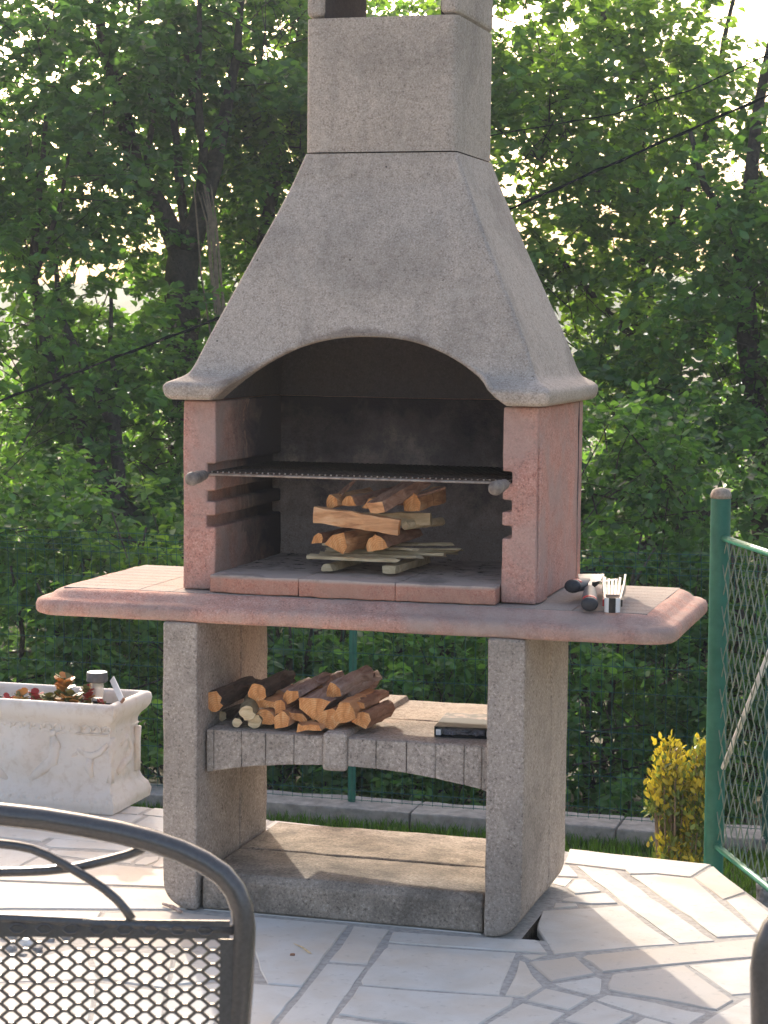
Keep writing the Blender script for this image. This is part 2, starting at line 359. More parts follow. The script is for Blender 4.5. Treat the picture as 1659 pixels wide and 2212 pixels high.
# ================================================================== SETTING
LAWN_Z = -.80
def ground_h(x, y):
    if y < 4.6: h = LAWN_Z-.02
    else: h = LAWN_Z-.02-1.9*(1-math.exp(-(y-4.6)/9))
    h += .06*noise.noise(Vector((x*.35, y*.35, 3)))*min(1, max(0, (y-4.6)/2))
    return h
xs = [-900, -300, -100, -40, -20, -12]+[-8+.8*i for i in range(21)]+[12, 20, 40, 100, 300, 900]
ys = [-300, -100, -40, -20, -10, -4, 0, 2, 3.5, 4.6]+[5+.8*i for i in range(20)]+[24, 32, 45, 70, 120, 250, 600, 1200]
g = G(); nx = len(xs)
g.add([(x, y, ground_h(x, y)) for y in ys for x in xs], [(j*nx+i, j*nx+i+1, (j+1)*nx+i+1, (j+1)*nx+i) for j in range(len(ys)-1) for i in range(nx-1)])
tag(g.build('ground', 'ground', smooth=True), kind='structure')
g = G(); n = 60
ridge = [(-700+1400*i/n, 520+40*math.sin(i*.7)) for i in range(n+1)]
for i in range(n):
    rows = []
    for (x, y) in (ridge[i], ridge[i+1]):
        h = 13+11*noise.noise(Vector((x*.006, 0, 7)))+5*noise.noise(Vector((x*.03, 4, 7)))
        rows.append([(x, y-160, -6), (x, y-70, -2+h*.45), (x, y, h), (x, y+120, -6)])
    a, b = rows
    g.add(a+b, [(k, k+1, 5+k, 4+k) for k in range(3)])
tag(g.build('hills', 'hill', smooth=True), kind='structure')
lg = G(); lg.add([(-9, -8, LAWN_Z), (9, -8, LAWN_Z), (9, 4.35, LAWN_Z), (-9, 4.35, LAWN_Z)], [(0, 1, 2, 3)])
tag(lg.build('lawn', 'lawn'), kind='structure')

def blades(name, pts, hmin, hmax, w, mat, kind='stuff', parent=None, lean=.5):
    n = len(pts); pts = np.array(pts)
    h = rng.uniform(hmin, hmax, n); a = rng.uniform(0, 2*math.pi, n); ln = rng.uniform(.1, lean, n)*h; b = rng.uniform(0, 2*math.pi, n)
    dx, dy = np.cos(a)*w/2, np.sin(a)*w/2
    V = np.zeros((n, 5, 3))
    V[:, 0] = pts-np.stack([dx, dy, 0*dx], 1); V[:, 1] = pts+np.stack([dx, dy, 0*dx], 1)
    mid = pts+np.stack([np.cos(b)*ln*.35, np.sin(b)*ln*.35, h*.6], 1)
    V[:, 2] = mid+np.stack([dx, dy, 0*dx], 1)*.7; V[:, 3] = mid-np.stack([dx, dy, 0*dx], 1)*.7
    V[:, 4] = pts+np.stack([np.cos(b)*ln, np.sin(b)*ln, h], 1)
    me = bpy.data.meshes.new(name); F = []
    for i in range(n): F += [(5*i, 5*i+1, 5*i+2, 5*i+3), (5*i+3, 5*i+2, 5*i+4)]
    me.from_pydata(V.reshape(-1, 3).tolist(), [], F)
    at = me.attributes.new('lv', 'FLOAT', 'POINT'); at.data.foreach_set('value', np.repeat(rng.uniform(0, 1, n), 5).astype(np.float32))
    return link(name, me, mat)
pts = [(random.uniform(-2.9, 1.2), random.uniform(1.7, 4.3), LAWN_Z) for _ in range(26000)]
pts += [(random.uniform(-2.9, 1.2), 4.30-abs(random.gauss(0, .05)), LAWN_Z) for _ in range(2500)]
tag(blades('lawn_grass', pts, .025, .075, .006, 'grass'), 'short green lawn grass between the patio and the low kerb', 'grass', kind='stuff')

# ---- patio: bedding with a small pit beside the barbecue leg, and the slabs
def src(reg, pl):
    x0, y0, k = reg; return [atz((x0+a/k)/1.84453, (y0+b/k)/1.84453, 0)[:2] for a, b in pl]
ZA, ZB, ZC, ZD, ZE, ZF = (940, 3560, 2.127), (1600, 3560, 2.127), (2280, 3560, 2.127), (2100, 3300, 1.728), (0, 3080, 2.37), (0, 3600, 1.659)
SL = [
 (ZA, [(60,190),(950,270),(560,785),(270,760),(205,640),(165,500),(120,420)]),
 (ZA, [(1000,275),(1305,305),(1115,597),(790,572)]),
 (ZA, [(775,590),(1100,615),(640,1300),(190,1300)]),
 (ZA, [(-60,745),(555,795),(165,1300),(-200,1300)]),
 (ZB, [(-75,325),(690,375),(900,388),(1140,395),(1165,408),(1238,505),(0,418),(-110,405)]),
 (ZB, [(-114,425),(970,502),(830,857),(0,797),(-330,768),(-345,735),(-290,650),(-150,470),(-120,450)]),
 (ZB, [(-365,788),(0,820),(740,870),(950,885),(930,945),(560,1170),(300,1140),(60,1100),(-250,1065),(-534,1020)]),
 (ZB, [(-569,1055),(-250,1095),(50,1128),(300,1170),(540,1195),(380,1300),(-720,1300)]),
 (ZB, [(1000,565),(1045,580),(1110,690),(1195,785),(1045,875),(880,862)]),
 (ZB, [(1010,515),(1235,515),(1095,560)]),
 (ZB, [(1080,580),(1470,535),(1640,680),(1280,740),(1255,730)]),
 (ZC, [(-160,762),(0,735),(205,703),(250,718),(248,810),(235,845),(175,862),(-100,790)]),
 (ZB, [(1220,805),(1580,890),(1420,985),(1060,905)]),
 (ZB, [(1030,925),(1390,1010),(1040,1250),(440,1250)]),
 (ZC, [(185,917),(525,1030),(375,1106),(310,1150),(-10,1085),(-70,1068),(0,1025)]),
 (ZC, [(-110,1095),(40,1115),(180,1145),(280,1170),(100,1300),(-350,1300)]),
 (ZC, [(195,897),(290,855),(480,880),(700,920),(980,990),(1138,1015),(1015,1085),(960,1130),(850,1095),(610,1032)]),
 (ZC, [(620,1050),(840,1110),(930,1145),(800,1260),(400,1260),(520,1106)]),
 (ZC, [(340,690),(380,680),(760,640),(950,612),(1365,905),(1230,985),(1150,975),(980,935),(700,885),(480,850),(310,815),(300,770),(325,720)]),
 (ZC, [(80,545),(120,525),(560,480),(1600,380),(1800,360),(1800,515),(1560,535),(720,610),(255,662),(150,580)]),
 (ZC, [(980,608),(1560,550),(1800,528),(1800,830),(1350,857)]),
 (ZC, [(1200,1035),(1480,890),(1800,870),(1800,1300),(800,1300)]),
 (ZD, [(293,143),(1268,250),(1128,335),(885,310),(705,315),(680,288),(258,238)]),
 (ZD, [(1280,262),(1500,440),(1350,490),(1150,340)]),
 (ZD, [(1370,497),(1512,455),(1760,650),(1760,870)]),
 (ZD, [(710,325),(885,320),(1130,345),(1160,365),(1590,735),(1310,752)]),
 (ZD, [(335,252),(600,290),(1290,775),(1050,792),(640,500),(540,410),(450,350)]),
 (ZD, [(660,530),(1020,795),(185,865),(70,690),(75,650),(105,565)]),
 (ZD, [(250,485),(360,462),(545,447),(622,515),(440,520),(235,500)]),
 (ZD, [(330,352),(400,350),(510,435),(330,450),(275,410)]),
 (ZD, [(205,320),(240,255),(285,255),(350,322),(350,336),(210,328)]),
 (ZD, [(180,337),(320,345),(262,402),(170,378)]),
 (ZD, [(190,512),(340,517),(350,537),(180,548)]),
 (ZE, [(-100,440),(660,440),(530,585),(390,645),(0,605),(-100,595)]),
 (ZE, [(415,680),(530,600),(680,450),(1700,600),(1700,765),(1340,745),(480,700)]),
 (ZE, [(-100,640),(25,625),(330,665),(400,690),(470,710),(350,785),(95,918),(-100,930)]),
 (ZE, [(490,722),(1340,762),(1235,850),(950,826),(560,776),(455,738)]),
 (ZE, [(-100,950),(95,935),(360,800),(540,795),(900,850),(1240,885),(1520,912),(1620,920),(1640,1078),(1530,1072),(1000,1055),(100,1015),(-100,1008)]),
 (ZE, [(1275,845),(1370,792),(1500,785),(1500,822),(1385,868),(1270,862)]),
 (ZE, [(1530,785),(1760,790),(1760,870),(1500,890),(1430,880)]),
 (ZE, [(-100,1030),(100,1035),(1000,1080),(1700,1112),(1760,1280),(1540,1286),(900,1285),(0,1278),(-100,1274)]),
 (ZE, [(-100,1303),(960,1312),(890,1440),(-100,1400)]),
 (ZE, [(990,1315),(1620,1300),(2230,1362),(2340,1640),(820,1640),(800,1600)]),
 (ZF, [(-100,350),(240,355),(470,300),(560,290),(650,500),(-100,520)]),
 (ZF, [(590,310),(1150,330),(1100,560),(675,500)]),
 (ZF, [(1168,330),(1640,332),(1490,500),(1115,540)]),
 (ZF, [(-100,540),(640,520),(560,900),(-100,900)]),
 (ZF, [(660,520),(1090,580),(1060,900),(580,900)]),
 (ZF, [(1110,560),(1480,520),(1500,560),(1380,900),(1080,900)]),
]
polys = [src(r, p) for r, p in SL]
# back border strips and the ground behind the barbecue and planter (mostly hidden)
bx = [-3.2, -2.55, -1.95, -1.42, -.98, -.55, -.12, .30, .43]
def yb(x): return 1.115-.105*(x+1)*(1 if x > -1 else 0)
for a, b in zip(bx[:-1], bx[1:]):
    polys.append([(a+.008, yb(a)-.10), (b-.008, yb(b)-.10), (b-.008, yb(b)), (a+.008, yb(a))])
for a, b in zip([-3.2, -2.3, -1.5, -.95], [-2.3, -1.5, -.95, -.5]):
    polys.append([(a+.008, .62), (b-.008, .62), (b-.008, yb(b)-.115), (a+.008, yb(a)-.115)])
for a, b in zip([-.5, .02], [.02, .42]):
    polys.append([(a+.008, .60), (b-.008, .60), (b-.008, yb(b)-.115), (a+.008, yb(a)-.115)])
polys.append([(-.385, .02), (.385, .02), (.385, .59), (-.385, .59)])
def clip(poly, n, c):
    out = []
    for i in range(len(poly)):
        p, q = np.array(poly[i]), np.array(poly[(i+1) % len(poly)]); dp, dq = p@n-c, q@n-c
        if dp <= 0: out.append(p)
        if (dp < 0 < dq) or (dq < 0 < dp): out.append(p+(q-p)*dp/(dp-dq))
    return out
def cells(x0, x1, y0, y1, step, planes, seed):
    r = random.Random(seed); seeds = []
    nxx, nyy = int((x1-x0)/step)+1, int((y1-y0)/step)+1
    for i in range(-1, nxx+1):
        for j in range(-1, nyy+1): seeds.append(np.array((x0+(i+r.uniform(.1, .9))*step, y0+(j+r.uniform(.1, .9))*step)))
    for s_ in seeds:
        if not (x0 < s_[0] < x1 and y0 < s_[1] < y1): continue
        P = [np.array((x0, y0)), np.array((x1, y0)), np.array((x1, y1)), np.array((x0, y1))]
        for t in seeds:
            d = t-s_; dl = np.linalg.norm(d)
            if dl < 1e-9 or dl > step*3.2: continue
            P = clip(P, d/dl, ((s_+t)/2)@(d/dl)-.008)
            if len(P) < 3: break
        for n_, c_ in planes:
            if len(P) >= 3: P = clip(P, n_, c_)
        if len(P) >= 3 and abs(sum(P[i][0]*P[(i+1) % len(P)][1]-P[(i+1) % len(P)][0]*P[i][1] for i in range(len(P))))/2 > .006: polys.append(P)
def line(p, q, side):
    p, q = np.array(p), np.array(q); d = (q-p)/np.linalg.norm(q-p); n_ = np.array((d[1], -d[0]))*side; return n_, p@n_
pl = atz(-46, 1800, 0)[:2]; ql = atz(-46, 2330, 0)[:2]; pr = atz(1720, 1990, 0)[:2]; qr = atz(1720, 2330, 0)[:2]
bl, br_ = atz(-46, 2310, 0)[:2], atz(1720, 2310, 0)[:2]
left_n, left_c = line(pl, ql, 1)
if (np.array((0, -1.))@left_n) < left_c: left_n, left_c = -left_n, -left_c
cells(-4.0, .2, -5.5, .6, .42, [(left_n, left_c-.01)], 5)
near_n, near_c = line(bl, br_, 1)
if (np.array((0, 0.))@near_n) < near_c: near_n, near_c = -near_n, -near_c
cells(-2.2, 3.4, -6.5, .2, .42, [(near_n, near_c-.01), (-left_n, -left_c-.01)], 6)
edge_n, edge_c = line((.864, .923), (1.071, .513), 1)
if (np.array((0, 0.))@edge_n) > edge_c: edge_n, edge_c = -edge_n, -edge_c
patio = G()
PX0, PX1, PY0, PY1 = .494, .56, .015, .27       # the open pit by the leg
ext = edge_c/edge_n[0]
def ex(y): return (edge_c-edge_n[1]*y)/edge_n[0]
top = -.0026
outer = [(-3.22, -6.6), (ex(-6.6), -6.6), (ex(.925), .925), (.43, yb(.43)), (-1, 1.115), (-3.22, 1.115)]
quads = [[(-3.22, -6.6), (ex(-6.6), -6.6), (ex(PY0), PY0), (-3.22, PY0)], [(-3.22, PY0), (PX0, PY0), (PX0, PY1), (-3.22, PY1)],
         [(PX1, PY0), (ex(PY0), PY0), (ex(PY1), PY1), (PX1, PY1)], [(-3.22, PY1), (ex(PY1), PY1), (ex(.925), .925), (.43, yb(.43)), (-1, 1.115), (-3.22, 1.115)]]
for q in quads: patio.add([(x, y, top) for x, y in q], [tuple(range(len(q)))])
for i in range(len(outer)):
    (x0, y0), (x1, y1) = outer[i], outer[(i+1) % len(outer)]
    patio.add([(x0, y0, LAWN_Z-.05), (x1, y1, LAWN_Z-.05), (x1, y1, top), (x0, y0, top)], [(0, 1, 2, 3)])
pit = [(PX0, PY0), (PX1, PY0), (PX1, PY1), (PX0, PY1)]
for i in range(4):
    (x0, y0), (x1, y1) = pit[i], pit[(i+1) % 4]; patio.add([(x0, y0, -.16), (x1, y1, -.16), (x1, y1, top), (x0, y0, top)], [(0, 1, 2, 3)], 1)
patio.add([(x, y, -.16) for x, y in pit], [(0, 1, 2, 3)], 1)
patio_o = tag(patio.build('patio', ['mortar', 'soil']), kind='structure')
for k, P in enumerate(polys):
    P = [np.array(p) for p in P]
    A = sum(P[i][0]*P[(i+1) % len(P)][1]-P[(i+1) % len(P)][0]*P[i][1] for i in range(len(P)))
    if A < 0: P = P[::-1]
    # nibble the outline so that the sawn and broken edges are not ruler straight
    Q = []
    for i in range(len(P)):
        p, q = P[i], P[(i+1) % len(P)]; d = q-p; l = np.linalg.norm(d)
        if l < 1e-6: continue
        nn = np.array((d[1], -d[0]))/l; m_ = max(1, min(14, int(l/.06)))
        rough = random.choice((.0008, .0012, .003))
        for j in range(m_): Q.append(p+d*j/m_-(nn*abs(random.gauss(0, rough)) if j else 0))
    c = sum(Q)/len(Q); zt = random.uniform(-.0012, .0016)
    inner = [q-(q-c)/max(1e-6, np.linalg.norm(q-c))*.0035 for q in Q]
    gs = G(); n = len(Q)
    gs.add([(q[0], q[1], -.02) for q in Q]+[(q[0], q[1], zt-.003) for q in Q]+[(q[0], q[1], zt) for q in inner],
           [(i, (i+1) % n, n+(i+1) % n, n+i) for i in range(n)]+[(n+i, n+(i+1) % n, 2*n+(i+1) % n, 2*n+i) for i in range(n)]+[tuple(range(2*n, 3*n))])
    o = gs.build('slab', 'slab', patio_o)
# litter-filled gap in the paving by the first chair
g = G(); lp = src(ZF, [(-100, 195), (200, 165), (545, 185), (555, 285), (470, 298), (240, 352), (-100, 348)])
g.add([(p[0], p[1], -.006) for p in lp], [tuple(range(len(lp)))])
o = g.build('bedding_patch', 'pit', patio_o)
# kerb
kerb = empty('kerb', (-.5, 4.43, LAWN_Z)); tag(kerb, kind='structure')
for a in range(-7, 4):
    g = G(); g.box(a*.98+.003, (a+1)*.98-.003, 4.30+random.uniform(-.006, .006), 4.56, -1.15, -.712+random.uniform(-.004, .004))
    o = g.build('kerb_stone', 'kerb', kerb, bevel=.008); subdivided(o, .07, .006, 8, a*3.1)

# ================================================================== BARBECUE
bbq = empty('barbecue', (0, .3, 0), 'tall cast concrete garden barbecue with arched grey hood and red firebox', 'barbecue')
def leg_poly(s, r=.075):          # outline in x,z: outer bottom corner rounded
    xi, xo = .3966, .4946; P = [(xi, .778), (xi, 0)]
    for k in range(9):
        a = math.radians(-90+90*k/8); P.append((xo-r+r*math.cos(a), r+r*math.sin(a)))
    P.append((xo, .778)); return [(s*x, z) for x, z in P]
for s in (-1, 1):
    lg_ = empty('leg', (s*.445, .3, 0)); lg_.parent = bbq; lg_.location = ORG[lg_.name]-ORG[bbq.name]
    for y0, y1 in ((0, .345), (.349, .577)):
        g = G(); g.prism(leg_poly(s), 'y', y0, y1)
        o = g.build('leg_block', 'leg', lg_, bevel=.007, seg=2); subdivided(o, .05, .0022, 12, s+y0)
bs_ = empty('base_plinth', (0, .3, 0)); bs_.parent = bbq; bs_.location = ORG[bs_.name]-ORG[bbq.name]
for y0, y1 in ((.02, .314), (.318, .645)):
    g = G()
    prof = [(y0, .002), (y1, .002), (y1, .098), (y0+(.022 if y0 < .1 else 0), .100), (y0, .082)] if y0 < .1 else [(y0, .002), (y1, .002), (y1, .100), (y0, .100)]
    g.prism(prof, 'x', -.388, .388); o = g.build('plinth_block', 'base', bs_, bevel=.006); subdivided(o, .05, .0024, 11, y0)
# shelf with voussoir face
sh = empty('log_shelf', (0, .3, .42)); sh.parent = bbq; sh.location = ORG[sh.name]-ORG[bbq.name]
def shz(x): return .408-.042*(x/.39)**2
vx = [-.391, -.369, -.290, -.222, -.142, -.060, .0075, .086, .169, .247, .325, .372, .389]
def slabz(x0, x1, y0, y1, zt, dz=0, n=1):
    P = [(x0+(x1-x0)*k/n, shz(x0+(x1-x0)*k/n)+dz) for k in range(n+1)]; return P+[(x1, zt), (x0, zt)]
for y0, y1 in ((.066, .362), (.366, .672)):
    g = G(); g.prism(slabz(-.3895, .3895, y0, y1, .485, 0, 14), 'y', y0, y1)
    o = g.build('shelf_block', 'leg', sh, bevel=.004); subdivided(o, .06, .0018, 11, y0)
for i in range(len(vx)-1):
    key = (i == 5); a, b = vx[i]+.0009, vx[i+1]-.0009
    g = G(); g.prism(slabz(a, b, 0, 0, .497 if key else .4835, -.012 if key else .001), 'y', .044 if key else .056, .0665)
    o = g.build('face_block', 'leg', sh, bevel=.0026 if not key else .009); subdivided(o, .03, .002, 14, i)
g = G(); g.prism([(-.060, .484), (.0075, .484), (.0015, .498), (-.054, .498)], 'y', .067, .668); o = g.build('shelf_ridge', 'leg', sh, bevel=.003); subdivided(o, .05, .0012, 12, 4)
# table
tb = empty('work_table', (0, .36, .78)); tb.parent = bbq; tb.location = ORG[tb.name]-ORG[bbq.name]
TWL, TWR, TY0, TY1 = .895, .870, 0.0, .735
prof = [(.014, .778), (.004, .782), (0, .790), (0, .806), (.004, .816), (.014, .822), (.026, .824), (.036, .828), (.047, .838), (.060, .8452), (.075, .8478)]
def tring(i, z): return rrect(-TWL+i, TWR-i, TY0+i, TY1-i, z, .085-i*.5, 6)
g = G(); g.loft([tring(i, z) for i, z in prof]); o = g.build('table_slab', 'table', tb, smooth=True, angle=50)
subdivided(o, .06, .0015, 9, 2)
# inlaid tile-like panels on top of the table, 3 mm proud, joints left open
def tile(x0, x1, y0, y1):
    g = G(); g.box(x0+.0012, x1-.0012, y0+.0012, y1-.0012, .844, .8492); return g.build('top_tile', 'tabletop', tb, bevel=.0009, seg=1)
rows = [.078+.0645*k for k in range(10)]
for s in (-1, 1):
    for a, b in zip(rows[:-1], rows[1:]):
        if a > .62: continue
        x0, x1 = sorted((s*.60, s*(.818 if s < 0 else .793))); tile(x0, x1, a, min(b, .66))
fx = [-.60+.1*k for k in range(13)]
for a, b in zip(fx[:-1], fx[1:]): tile(a, b, .078, .20)
for a, b in zip(fx[:-1:3], fx[3::3]): tile(a, b, .20, .66)
# hearth slab
hs = empty('hearth', (0, .35, .85)); hs.parent = bbq; hs.location = ORG[hs.name]-ORG[bbq.name]
hx = [-.396, -.140, .128, .395]
for i, (a, b) in enumerate(zip(hx[:-1], hx[1:])):
    n = 8; P = []
    for k in range(n+1):
        x = a+(b-a)*k/n; P.append((x, .092-.016*math.cos(x/.40*1.4)+.004*math.sin(k*1.9)))
    P = [(a+.0007, P[0][1])]+P[1:-1]+[(b-.0007, P[-1][1])]+[(b-.0007, .69), (a+.0007, .69)]
    g = G(); g.prism(P, 'z', .8512, .899); o = g.build('hearth_tile', 'hearth', hs, bevel=.0035); subdivided(o, .04, .003, 13, i*2.)
# side walls with three slots, red outside, sooty inside
def wall_poly(s):
    xi, xo, xs_ = .3975, .490, .4225; P = [(xo, .8515), (xo, 1.364), (xi, 1.364)]
    for zt_, zb in ((1.196, 1.163), (1.122, 1.091), (1.054, 1.022)): P += [(xi, zt_), (xs_, zt_), (xs_, zb), (xi, zb)]
    P += [(xi, .8515)]; return [(s*x, z) for x, z in P]
for s in (-1, 1):
    g = G(); P = wall_poly(s); n = len(P); Y = [.137, .150, .690]
    def insetx(x): return x if abs(x) > .43 else x
    g.prism(P, 'y', .137, .689)
    o = g.build('side_wall', ['red', 'inside'], bbq, bevel=.005)
    bm = bmesh.new(); bm.from_mesh(o.data)
    o0 = ORG[o.name]
    bm.normal_update()
    for f in bm.faces:
        c = f.calc_center_median(); x = abs(c.x+o0[0]); y = c.y+o0[1]
        if x < .425 and y > .1425: f.material_index = 1
    bm.to_mesh(o.data); bm.free(); subdivided(o, .045, .0026, 10, s*2.)
    # chamfer strip along the outer front edge
    g = G(); g.prism([(s*.4905, .152), (s*.4905, .26), (s*.497, .255), (s*.497, .165), (s*.494, .156)], 'z', .8525, 1.363)
    o = g.build('corner_fillet', 'red', bbq, bevel=.002); subdivided(o, .05, .002, 10, s)
g = G(); g.box(-.492, .492, .694, .738, .8515, 1.364); o = g.build('back_wall', ['red', 'back'], bbq, bevel=.004)
bm = bmesh.new(); bm.from_mesh(o.data); o0 = ORG[o.name]; bm.normal_update()
for f in bm.faces:
    if f.normal.y < -.5: f.material_index = 1
bm.to_mesh(o.data); bm.free(); subdivided(o, .06, .0025, 8, 1)

g = G(); g.box(-.486, .486, .698, .735, 1.358, 1.372); g.build('hood_mortar_joint', 'soot', bbq)
# hood: lofted shell, hollowed, arch cut through the front
HP = [(1.3675, .512, .098), (1.371, .520, .090), (1.378, .5275, .083), (1.398, .5325, .080), (1.408, .530, .083), (1.415, .522, .092), (1.422, .508, .112), (1.430, .492, .135),
      (1.441, .480, .150), (1.462, .4695, .162), (1.50, .4545, .177), (1.54, .4375, .190), (1.62, .4005, .215), (1.70, .3625, .238), (1.78, .3245, .262), (1.87, .283, .293), (1.955, .2465, .320), (2.036, .2135, .334)]
lo = np.array(HP[:11])
for _ in range(2):
    q = [lo[0]]
    for a_, b_ in zip(lo[:-1], lo[1:]): q += [a_*.75+b_*.25, a_*.25+b_*.75]
    lo = np.array(q+[lo[-1]])
HP = [tuple(p_) for p_ in lo]+HP[11:]
g = G(); g.loft([rrect(-w_, w_, yf, .757+(.012 if z < 1.43 else 0), z, .014 if z < 1.44 else .013, 4) for z, w_, yf in HP])
ho = g.build('hood', ['grey', 'soot'], bbq)
g = G(); g.loft([rrect(-w_, w_, yf, .70, z, .01, 2) for z, w_, yf in ((1.30, .405, .150), (1.46, .40, .21), (1.78, .285, .325), (2.2, .15, .42))])
c1 = g.build('cutter_a', 'soot')
n = 28; ap = [(-.3905, 1.30)]+[(x, 1.3675+.176*(1-(abs(x-.012)/.4035)**2.3)) for x in [-.3905+.805*k/n for k in range(n+1)]]+[(.4145, 1.30)]
g = G(); g.prism(ap, 'y', -.1, .40); c2 = g.build('cutter_b', 'soot')
c2.data.materials.clear(); c2.data.materials.append(MAT['grey'])
c1.data.materials.clear(); c1.data.materials.append(MAT['soot'])
for c in (c1, c2):
    md = ho.modifiers.new('cut', 'BOOLEAN'); md.operation = 'DIFFERENCE'; md.object = c; md.solver = 'EXACT'
    try: md.material_mode = 'TRANSFER'
    except Exception: pass
bpy.context.view_layer.update()
dg = bpy.context.evaluated_depsgraph_get(); me2 = bpy.data.meshes.new_from_object(ho.evaluated_get(dg))
ho.modifiers.clear(); ho.data = me2
for c in (c1, c2): bpy.data.objects.remove(c)
bm = bmesh.new(); bm.from_mesh(ho.data)
bmesh.ops.remove_doubles(bm, verts=bm.verts, dist=.0004)
bmesh.ops.triangulate(bm, faces=[f for f in bm.faces if len(f.verts) > 4])
bm.to_mesh(ho.data); bm.free()
ho.data.polygons.foreach_set('use_smooth', [False]*len(ho.data.polygons))
# rounded lip following the arch
pts = []
for k in range(41):
    x = -.3885+.801*k/40; z = 1.3705+.176*(1-(abs(x-.012)/.4035)**2.3)
    zz = [p[0] for p in HP]; yy = float(np.interp(z, zz, [p[2] for p in HP])); pts.append((x, yy+.0085, z+.002))
g = G(); g.tube(pts, [.009*(1 if 0 < k < 40 else .6) for k in range(41)], 8); g.build('arch_lip', 'grey', ho, smooth=True)
# chimney and its open cowl
ch = empty('chimney', (0, .54, 2.04)); ch.parent = bbq; ch.location = ORG[ch.name]-ORG[bbq.name]
g = G(); g.loft([rrect(-.2125, .2125, .3315, .753, z, .024, 4) for z in (2.0395, 2.12, 2.22, 2.32, 2.3985)], caps=False)
g.loft([rrect(-.165, .165, .38, .705, z, .01, 4) for z in (2.0395, 2.12, 2.22, 2.32, 2.3985)], caps=False, mi=1)
r1 = rrect(-.2125, .2125, .3315, .753, 2.3985, .024, 4); r2 = rrect(-.165, .165, .38, .705, 2.3985, .01, 4); n = len(r1)
g.add(r1+r2, [(i, (i+1) % n, n+(i+1) % n, n+i) for i in range(n)])
o = g.build('flue_block', ['grey', 'soot'], ch, smooth=True, angle=50)
for s in (-1, 1):
    g = G(); x0, x1 = sorted((s*.163, s*.2125)); g.box(x0, x1, .3335, .751, 2.4015, 2.66); o = g.build('cowl_wall', 'grey', ch, bevel=.016, seg=3)
    g = G(); x0, x1 = sorted((s*.1615, s*.165)); g.box(x0, x1, .35, .735, 2.4025, 2.65); g.build('cowl_soot_face', 'soot', ch)
g = G(); g.loft([rrect(-.25, .25, .295, .79, 2.661, .03), rrect(-.26, .26, .285, .80, 2.68, .03), rrect(-.25, .25, .295, .79, 2.70, .03), rrect(-.05, .05, .49, .59, 2.80, .02)]); g.build('cowl_roof', 'grey', ch, smooth=True, angle=40)


# ================================================================== ON THE BARBECUE
# ---- grill grate resting in the upper slots
gr = empty('grill_grate', (0, .38, 1.165), 'blackened steel grill grate with two wooden handles resting in upper slots', 'grill grate')
GZ = 1.1685
g = G(); g.tube([(-.4205, .128, GZ-.002), (.4205, .128, GZ-.002)], .0036, 8); g.build('front_rail', 'rail', gr, smooth=True)
g = G(); g.tube([(-.415, .62, GZ), (.415, .62, GZ)], .0042, 8); g.build('back_rail', 'grate', gr, smooth=True)
for s in (-1, 1):
    g = G(); g.tube([(s*.416, .12, GZ), (s*.416, .624, GZ)], .0035, 6); g.build('side_rail', 'grate', gr, smooth=True)
me = None
for k in range(51):
    x = -.40+.016*k
    if me is None:
        g = G(); g.tube([(x, .119, GZ+.005), (x, .63, GZ+.005)], .0028, 6, cap_mi=1); o = g.build('rod', ['grate', 'rail'], gr, org=(x, .38, GZ), smooth=True); me = o.data
    else: inst('rod', me, gr, (x, .38, GZ))
for s, x, dx in ((-1, -.414, .008), (1, .414, .0)):
    h = empty('handle', (x, .06, GZ)); h.parent = gr; h.location = ORG[h.name]-ORG[gr.name]
    g = G(); g.tube([(x, .135, GZ), (x+dx*.3, .10, GZ-.001), (x+dx, .06, GZ-.003)], .004, 8); g.build('ferrule_rod', 'rail', h, smooth=True)
    prof = [(.098, .010), (.092, .0135), (.080, .0145), (.066, .0125), (.058, .0155), (.040, .0175), (.022, .0165), (.014, .0140), (.006, .0175), (-.010, .0190), (-.022, .0170), (-.028, .0095)]
    g = G(); g.tube([(x+dx*(.1-y)*8, y, GZ-.002-.03*(.1-y)) for y, r in prof], [r for y, r in prof], 14); g.build('wooden_grip', 'handle_wood', h, smooth=True)

